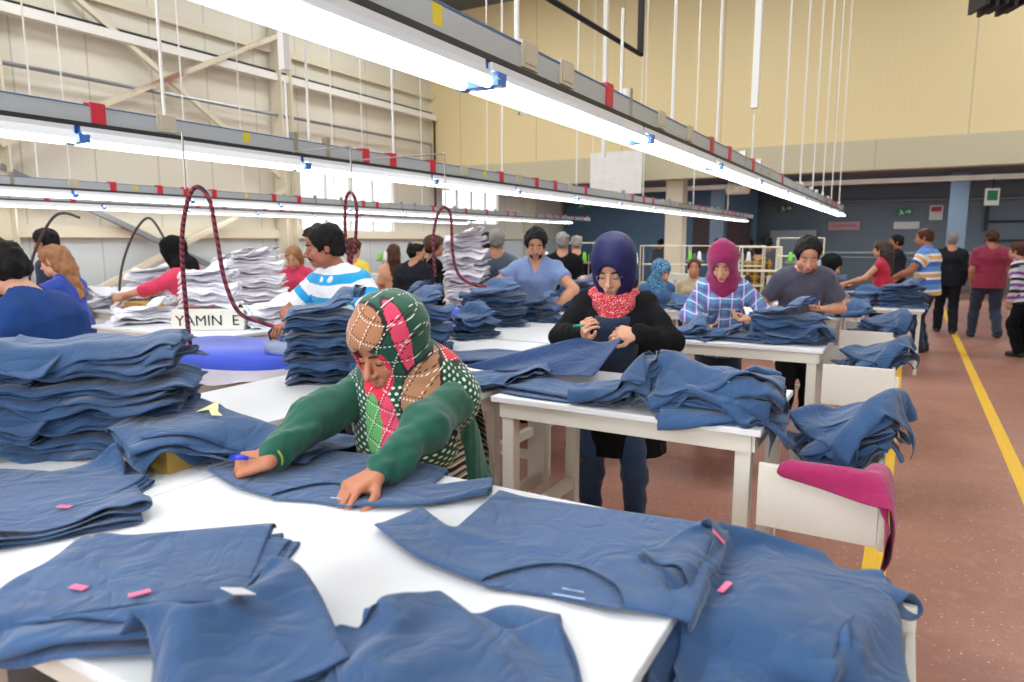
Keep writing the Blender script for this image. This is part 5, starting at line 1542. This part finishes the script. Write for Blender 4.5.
# 3 woman in the purple headscarf ---------------------------------------------
f = Fig((-1.24, 5.40), -72, 1.60, False, lean=7, bend=10, headp=24, heady=-12, girth=1.0, hs=1.15,
        hands=[(-.97, 5.16, 1.02), (-1.22, 5.10, .99)], hdir=[(-.95, -.2, -.1), (-.3, -1, -.2)], poles=[(-.8, 0, -.6), (.8, 0, -.6)], curl=(.6, .5))
f.root('person in purple checked shirt and magenta purple headscarf sorting shirts on the third table')
std(f, .007, sk2); f.top('checked_shirt', m_plaid, sleeve=1.85, hem=.15, h=.01, wr=(.007, 36), neck=0)
f.trousers(c_navyj, .014); f.shoes(c_shoe)
f.hijab(c_purp, h=.008, thick=.024, drape=.10, wr=(.006, 34), full=.15, crown=.015, opening=1.18)

# 4 young man -----------------------------------------------------------------
f = Fig((-.74, 5.98), -76, 1.70, True, lean=10, bend=14, headp=28, heady=0, girth=.92, hs=1.12,
        hands=[(-.56, 5.78, 1.06), (-.86, 5.72, .98)], poles=[(-.6, -.4, -.7), (.6, -.4, -.7)], curl=(.6, .6))
f.root('person in dark grey T-shirt with short black hair bending over the pointed shirt pile')
std(f, .008, sk2); f.top('t_shirt', cl('grey violet cotton', (74, 74, 92)), sleeve=.7, hem=.12, h=.011, neck=.09, attrs=False)
f.trousers(c_black, .014); f.shoes(c_shoe); f.hair(hk, vol=.004, fringe=.10)

# 5 ironing man ----------------------------------------------------------------
f = Fig((-2.97, 3.16), -92, 1.74, True, lean=12, bend=6, headp=10, heady=-38, girth=1.06,
        hands=[(-2.68, 2.78, 1.06), (-3.115, 2.84, 1.10)], hdir=[None, (-.3, -.9, -.15)], hnor=[None, (0, -.2, 1)], poles=[(-.8, -.2, -.6), (.9, -.3, -.2)], curl=(.5, .85))
f.root('person in white and sky blue striped polo shirt with moustache pressing with an iron')
std(f, .006, sk3, must=1.0, br=.005)
f.top('polo_shirt', m_polo, sleeve=.72, hem=.12, h=.008, neck=.068, wr=(.006, 36))
f.garment('collar', c_white, [f.cone(f.nek + f.rt * -.055 + f.up2 * .01, f.nek + f.rt * -.03 + f.fw * .085 - f.up2 * .035, .022, .02, .01), f.cone(f.nek + f.rt * .055 + f.up2 * .01, f.nek + f.rt * .03 + f.fw * .085 - f.up2 * .035, .022, .02, .01),
           f.cone(f.nek + f.rt * -.055 + f.up2 * .015, f.nek - f.fw * .06 + f.up2 * .03, .022, .02, .02), f.cone(f.nek + f.rt * .055 + f.up2 * .015, f.nek - f.fw * .06 + f.up2 * .03, .022, .02, .02)], .004, .006)
f.trousers(c_navyj, .014); f.shoes(c_shoe); f.hair(hk, thick=.012, fringe=.085, back=-.02)

# 6 man in light blue v-neck ----------------------------------------------------
f = Fig((-2.79, 5.30), -72, 1.74, True, lean=5, bend=5, headp=20, heady=8, girth=.93,
        hands=[(-2.50, 5.05, 1.04), (-2.93, 4.97, 1.03)], poles=[(-1, .2, -.3), (1, .2, -.3)], curl=(.5, .5))
f.root('person in light blue V-neck T-shirt with black hair leaning over an ironing board')
std(f, .008, sk4, must=.5, br=.0045)
f.top('v_neck_shirt', c_vneck, sleeve=.52, hem=.12, h=.01, neck=.078, vneck=.10, attrs=False); f.trousers(c_navyj, .014); f.shoes(c_shoe)
f.hair(hk, vol=.008); f.garment('beard', hk, [('e', f.H_(0, .035, -.075), np.array([f.hr, f.hf, f.hu]), np.array([.058, .058, .042]), .02)], 0, .007, (), [('e', f.H_(0, .085, -.05), np.array([f.hr, f.hf, f.hu]), np.array([.03, .04, .034]), .01)], pads=.05)

# 7 man at the left edge ----------------------------------------------------------
f = Fig((-3.25, 1.64), -146, 1.68, True, lean=14, bend=12, headp=30, heady=-8, girth=1.08,
        hands=[(-3.4, 1.15, 1.0), (-3.75, 1.45, .98)], poles=[(-.6, .2, -.9), (.6, .2, -.9)], curl=(.5, .5))
f.root('person in navy blue T-shirt with dark hair and beard bending forward at the left edge')
std(f, .006, sk2); f.top('t_shirt', c_tee, sleeve=.75, hem=.12, h=.008, neck=.058, wr=(.006, 30), attrs=False); f.trousers(c_navyj, .014); f.shoes(c_shoe)
f.hair(hk, thick=.012); f.garment('beard', hk, [('e', f.H_(0, .03, -.075), np.array([f.hr, f.hf, f.hu]), np.array([.064, .068, .052]), .02)], 0, .007, (), [('e', f.H_(0, .095, -.045), np.array([f.hr, f.hf, f.hu]), np.array([.03, .04, .034]), .01)], pads=.06)

# 8 others --------------------------------------------------------------------
def who(lab, pos, face, H, male, top, pants, skin=sk4, h=.013, sleeve=.6, hair=None, hijab=None, sit=False, neck=.075, detail=False, vest=None, skirt=None, shoe=None, hkw={}, hjk={}, hem=.12, **kw):
    if sit: kw.setdefault('zoff', -.40 * H / 1.75); kw.setdefault('feet', ((-.12, .40), (.12, .40)))
    f = Fig(pos, face, H, male, **kw); f.root(lab); f.body(h, skin, detail)
    if detail: f.features(brow, lipr)
    f.top('jacket' if sleeve > 1.8 and male else 'shirt', top, sleeve=sleeve, hem=0.02 if sit else hem, h=h, neck=neck, wr=(.006, 30))
    if skirt: f.garment('skirt', skirt, [f.cone(f.pel, f.pel - np.array([0, 0, .55]), .16, .2, .05, None, 1.1)], .02, h, [(f.pel - np.array([0, 0, .62]), (0, 0, -1))], (), (.008, 20))
    f.trousers(pants, h); f.shoes(shoe or c_shoe, h)
    if hair: f.hair(hair, h=min(h, .011), **hkw)
    if hijab: f.hijab(hijab, h=min(h, .011), **hjk)
    if sit:
        t = thing('stool', 'plain stool under ' + lab.replace('person', 'the person', 1)[:60].rsplit(' ', 1)[0], 'stool', (f.pos[0], f.pos[1], 0))
        MB().lathe([(.15, .0), (.16, .01), (.16, .04), (.15, .05)], (0, 0, max(.3, f.pel[2] - .19)), 14).build('seat', m_leg, t, True)
        z_ = max(.3, f.pel[2] - .19)
        for a in range(4): MB().tube([(math.cos(a * PI / 2) * .1, math.sin(a * PI / 2) * .1, z_), (math.cos(a * PI / 2) * .16, math.sin(a * PI / 2) * .16, 0)], .012).build('leg', m_leg, t)
    return f
lft = -150
who('person with long dark blonde ponytail and royal blue top at the left', (-5.75, 2.98), lft, 1.58, False, c_royal, c_black, sk2, .009, 1.5, hair=hbl, hkw=dict(long=.16, width=.075), detail=True, headp=12, lean=8, hands=[(-6.1, 2.4, 1.05), (-6.4, 2.75, 1.05)])
who('person in dark navy shirt behind the blonde woman at the left', (-6.9, 3.52), lft, 1.74, True, c_navy, c_black, sk3, .011, .7, hair=hk, detail=True, headp=8, lean=10)
who('person in black headscarf and pink blouse reaching for white shirts', (-5.8, 4.12), lft, 1.66, False, c_pinkc, c_black, sk2, .009, 1.3, hijab=c_black, hjk=dict(drape=.32, full=.55, crown=.02), detail=True, lean=8, bend=8, headp=22, girth=1.1,
    hands=[(-6.22, 3.58, 1.05), (-6.45, 3.86, 1.03)], curl=(.3, .3))
who('person with loose dark blonde hair and pink top behind the ironing man', (-6.3, 5.85), -60, 1.56, False, c_pinkc, c_black, sk2, .011, .6, hair=hbl, hkw=dict(long=.10, width=.09), detail=True, headp=25, lean=8)
who('person in yellow shirt seen from behind next to the ironing man', (-5.65, 6.1), 125, 1.64, False, c_yellow, c_black, sk4, .013, .8, hair=hb, hkw=dict(back=-.02), heady=-30)
who('person with long chestnut hair and peach top turned away', (-5.85, 7.1), 130, 1.56, False, c_tan, c_black, sk4, .013, .8, hair=hb, hkw=dict(long=.22, width=.08))
who('person in dark suit with thinning black hair turned to the right', (-5.0, 6.45), 105, 1.60, True, c_suit, c_suit, sk4, .011, 1.93, hair=hk, hkw=dict(bald=True), heady=-60, detail=True, girth=1.15)
who('person with short reddish brown hair and black jacket looking right', (-5.05, 6.87), 60, 1.66, False, c_black, c_black, sk4, .012, 1.93, hair=hb, hkw=dict(vol=.02, back=-.05), heady=-30, detail=True)
who('person in grey jacket with grey hair standing behind the light blue shirt man', (-3.95, 6.55), 120, 1.74, True, cl('grey blue cloth', (70, 82, 96)), c_suit, sk4, .012, 1.93, hair=hg)
who('person in white shirt partly hidden behind the grey jacket', (-4.6, 7.4), 110, 1.72, True, c_white, c_black, sk4, .014, 1.9, hair=hk)
who('person in black suit with short grey hair seen from behind', (-3.78, 7.85), 118, 1.72, True, c_black, c_black, sk4, .012, 1.93, hair=hg, girth=1.12)
who('person in black suit with bald crown seen from behind', (-4.25, 9.3), 118, 1.70, True, c_black, c_black, sk4, .014, 1.93, hair=hg, hkw=dict(bald=True))
who('person in beige jacket with bald crown seen from behind', (-4.8, 11.4), 118, 1.62, True, c_beige, c_jean, sk4, .016, 1.93, hair=hg, hkw=dict(bald=True))
def floral(name, a, b, c, sc_):
    n = NT(name, .8); f1 = n.noise(sc_, 2); f2 = n.noise(sc_ * 1.7, 1); n.color(n.mix(n.ramp(f2, .52, .56), n.mix(n.ramp(f1, .46, .5), lin(a), lin(b)), lin(c))); return n.m
who('person in white and pink floral headscarf and beige top sitting before the visitors', (-3.1, 7.0), -68, 1.58, False, c_beige, c_black, sk2, .01, 1.8, hijab=floral('white pink floral cloth', (232, 226, 218), (206, 60, 100), (90, 100, 80), 22), detail=True, sit=True, headp=15, heady=10, lean=8)
who('person in blue floral headscarf and blue top sitting behind the navy headscarf woman', (-2.56, 7.9), -60, 1.68, False, cl('mottled blue cloth', (52, 92, 140), var=.3), c_black, sk2, .011, 1.8, hijab=floral('blue floral cloth', (40, 92, 150), (110, 170, 200), (24, 44, 90), 20), detail=True, sit=True, headp=20, heady=30, zoff=-.28)
who('person with brown tied-back hair sitting left of the purple headscarf', (-2.46, 9.1), -75, 1.66, False, c_beige, c_black, sk4, .012, 1.2, hair=hb, hkw=dict(fringe=.085), detail=True, sit=True, zoff=-.28)
who('person in yellow and black checked shirt seen from behind near the wire racks', (-2.3, 12.6), 105, 1.56, True, m_check, c_jean, sk4, .016, 1.9, hair=hk)
who('person in red top standing beside the checked shirt man', (-2.85, 13.0), 60, 1.35, False, c_red, c_black, sk4, .02, 1.5, hair=hk)
who('person in red vest over white sleeves with long dark brown hair', (-.32, 10.9), 160, 1.62, False, c_red, c_black, sk4, .011, .0, hair=simple('dark brown hair', (52, 30, 26), .5, var=.3), hkw=dict(long=.2, width=.085), skirt=c_red, lean=4,
    hands=[(-.75, 10.7, 1.0), (-.7, 11.0, .98)])
who('person in dark suit standing on the far side of the red vest woman', (-.22, 13.95), 190, 1.72, True, c_suit, c_suit, sk3, .016, 1.93, hair=hk)
who('person in blue cap and bright blue shirt sitting at the far sewing line', (-1.2, 11.3), 200, 1.5, False, cl('bright blue cloth', (40, 140, 220)), c_black, sk4, .014, 1.2, hijab=cl('pale blue cap cloth', (110, 170, 215)), hjk=dict(drape=0, chin=False), sit=True, zoff=-.2)
who('person in black headscarf and black top bending right of the young man', (-.98, 8.9), -20, 1.5, False, c_black, c_black, sk2, .012, 1.9, hijab=c_black, lean=14, bend=14, headp=25, hjk=dict(drape=.14, full=.2))
who('person in pale headscarf behind the young man in dark grey', (-1.1, 9.9), 160, 1.5, False, cl('khaki cloth', (86, 86, 62)), c_black, sk4, .014, 1.9, hijab=cl('cream pink cloth', (220, 200, 196)), lean=8)
who('person in blue white and orange striped polo shirt standing by the aisle pile', (.20, 11.45), 165, 1.80, True, m_aisle, c_navyj, sk3, .009, .6, hair=hb, hkw=dict(bald=True, thick=.008), girth=1.2, detail=True, heady=10, headp=5, lean=3,
    hands=[(-.22, 11.15, 1.05), (-.2, 11.45, 1.0)])
who('person in dark suit with grey hair walking away up the aisle', (.60, 14.1), 95, 1.76, True, c_suit, c_suit, sk4, .014, 1.93, hair=hg, feet=((-.1, .12), (.1, -.12)))
who('person in maroon T-shirt and dark jeans walking away beside the yellow line', (1.12, 13.6), 98, 1.80, True, c_maroon, c_navyj, sk3, .011, .75, hair=hb, girth=1.22, feet=((-.14, .15), (.14, -.22, .12)))
who('person in purple black and white striped sweater at the right edge', (1.38, 11.7), 150, 1.62, False, m_purpst, c_black, sk4, .012, 1.9, hair=hb, lean=12, bend=6)
f = who('person in royal blue skirt and denim jacket cropped by the right edge', (1.62, 11.3), 150, 1.62, False, cl('denim jacket cloth', (60, 92, 140), var=.2), c_black, sk4, .014, 1.9, hijab=c_royal, skirt=c_royal)
# far figures behind the cream column
for (x, y, fa, c_, lab) in ((-7.6, 18.5, -60, c_black, 'distant person in black left of the cream column'), (-6.1, 19.0, 100, c_grey, 'distant person in grey left of the cream column'), (-4.9, 20.5, 110, c_navy, 'distant person in navy right of the cream column'),
                            (-3.75, 19.5, 100, c_navy, 'distant person in navy right of the second wire rack'), (-2.95, 17.5, 90, c_grey, 'distant dark-haired person between the wire racks')):
    who(lab, (x, y), fa, 1.68, True, c_, c_black, sk3, .022, 1.9, hair=hk)
# sewing line bits between the racks: machines on far tables
m_mach = simple('cream machine enamel', (206, 206, 196), .4); m_lime = simple('lime thread', (120, 220, 60), .6)
table(-5.6, -3.0, 8.3, 8.9, .78, 'far white sewing table with machines left of the blue floral headscarf', lt=.04)
table(-3.2, -1.2, 9.9, 10.5, .78, 'far white sewing table with machines behind the purple headscarf', lt=.04)
table(-7.2, -4.6, 7.6, 8.2, .78, 'far white sewing table with machines behind the suited visitors', lt=.04)
def machine(x, y, z, rz, label):
    t = thing('sewing_machine', label, 'sewing machine', (x, y, z), R(rz), 'sewing machines on the far tables')
    MB().box(-.24, .24, -.09, .09, 0, .05).build('bed', m_mach, t, bevel=.01)
    MB().box(.12, .22, -.07, .07, .05, .28).box(-.22, .22, -.05, .05, .22, .32).box(-.24, -.16, -.05, .05, .1, .32).build('arm', m_mach, t, bevel=.015)
    MB().lathe([(.06, 0), (.07, .01), (.07, .03), (.06, .04)], (.22, 0, .26), 14, 'x').build('handwheel', m_black, t)
    MB().tube([(.1, .1, .05), (.1, .1, .62)], .008).box(-.05, .25, .06, .14, .5, .52).build('thread_stand', m_metal, t)
    for k, c_ in enumerate((m_lime, m_wtag)): MB().lathe([(.03, 0), (.035, .01), (.02, .12), (.01, .13)], (.02 + k * .16, .1, .52), 12).build('thread_cone', c_, t, True)
for i, (x, y, z) in enumerate(((-5.3, 8.6, .78), (-4.6, 8.6, .78), (-3.9, 8.6, .78), (-3.3, 8.6, .78), (-2.9, 10.2, .78), (-2.2, 10.2, .78), (-1.5, 10.2, .78), (-6.9, 7.9, .78), (-6.2, 7.9, .78), (-5.4, 7.9, .78))):
    machine(x, y, z, -20, 'cream sewing machine with thread cones on a far table')
print('people built in %.0f s' % (time.time() - _tp))
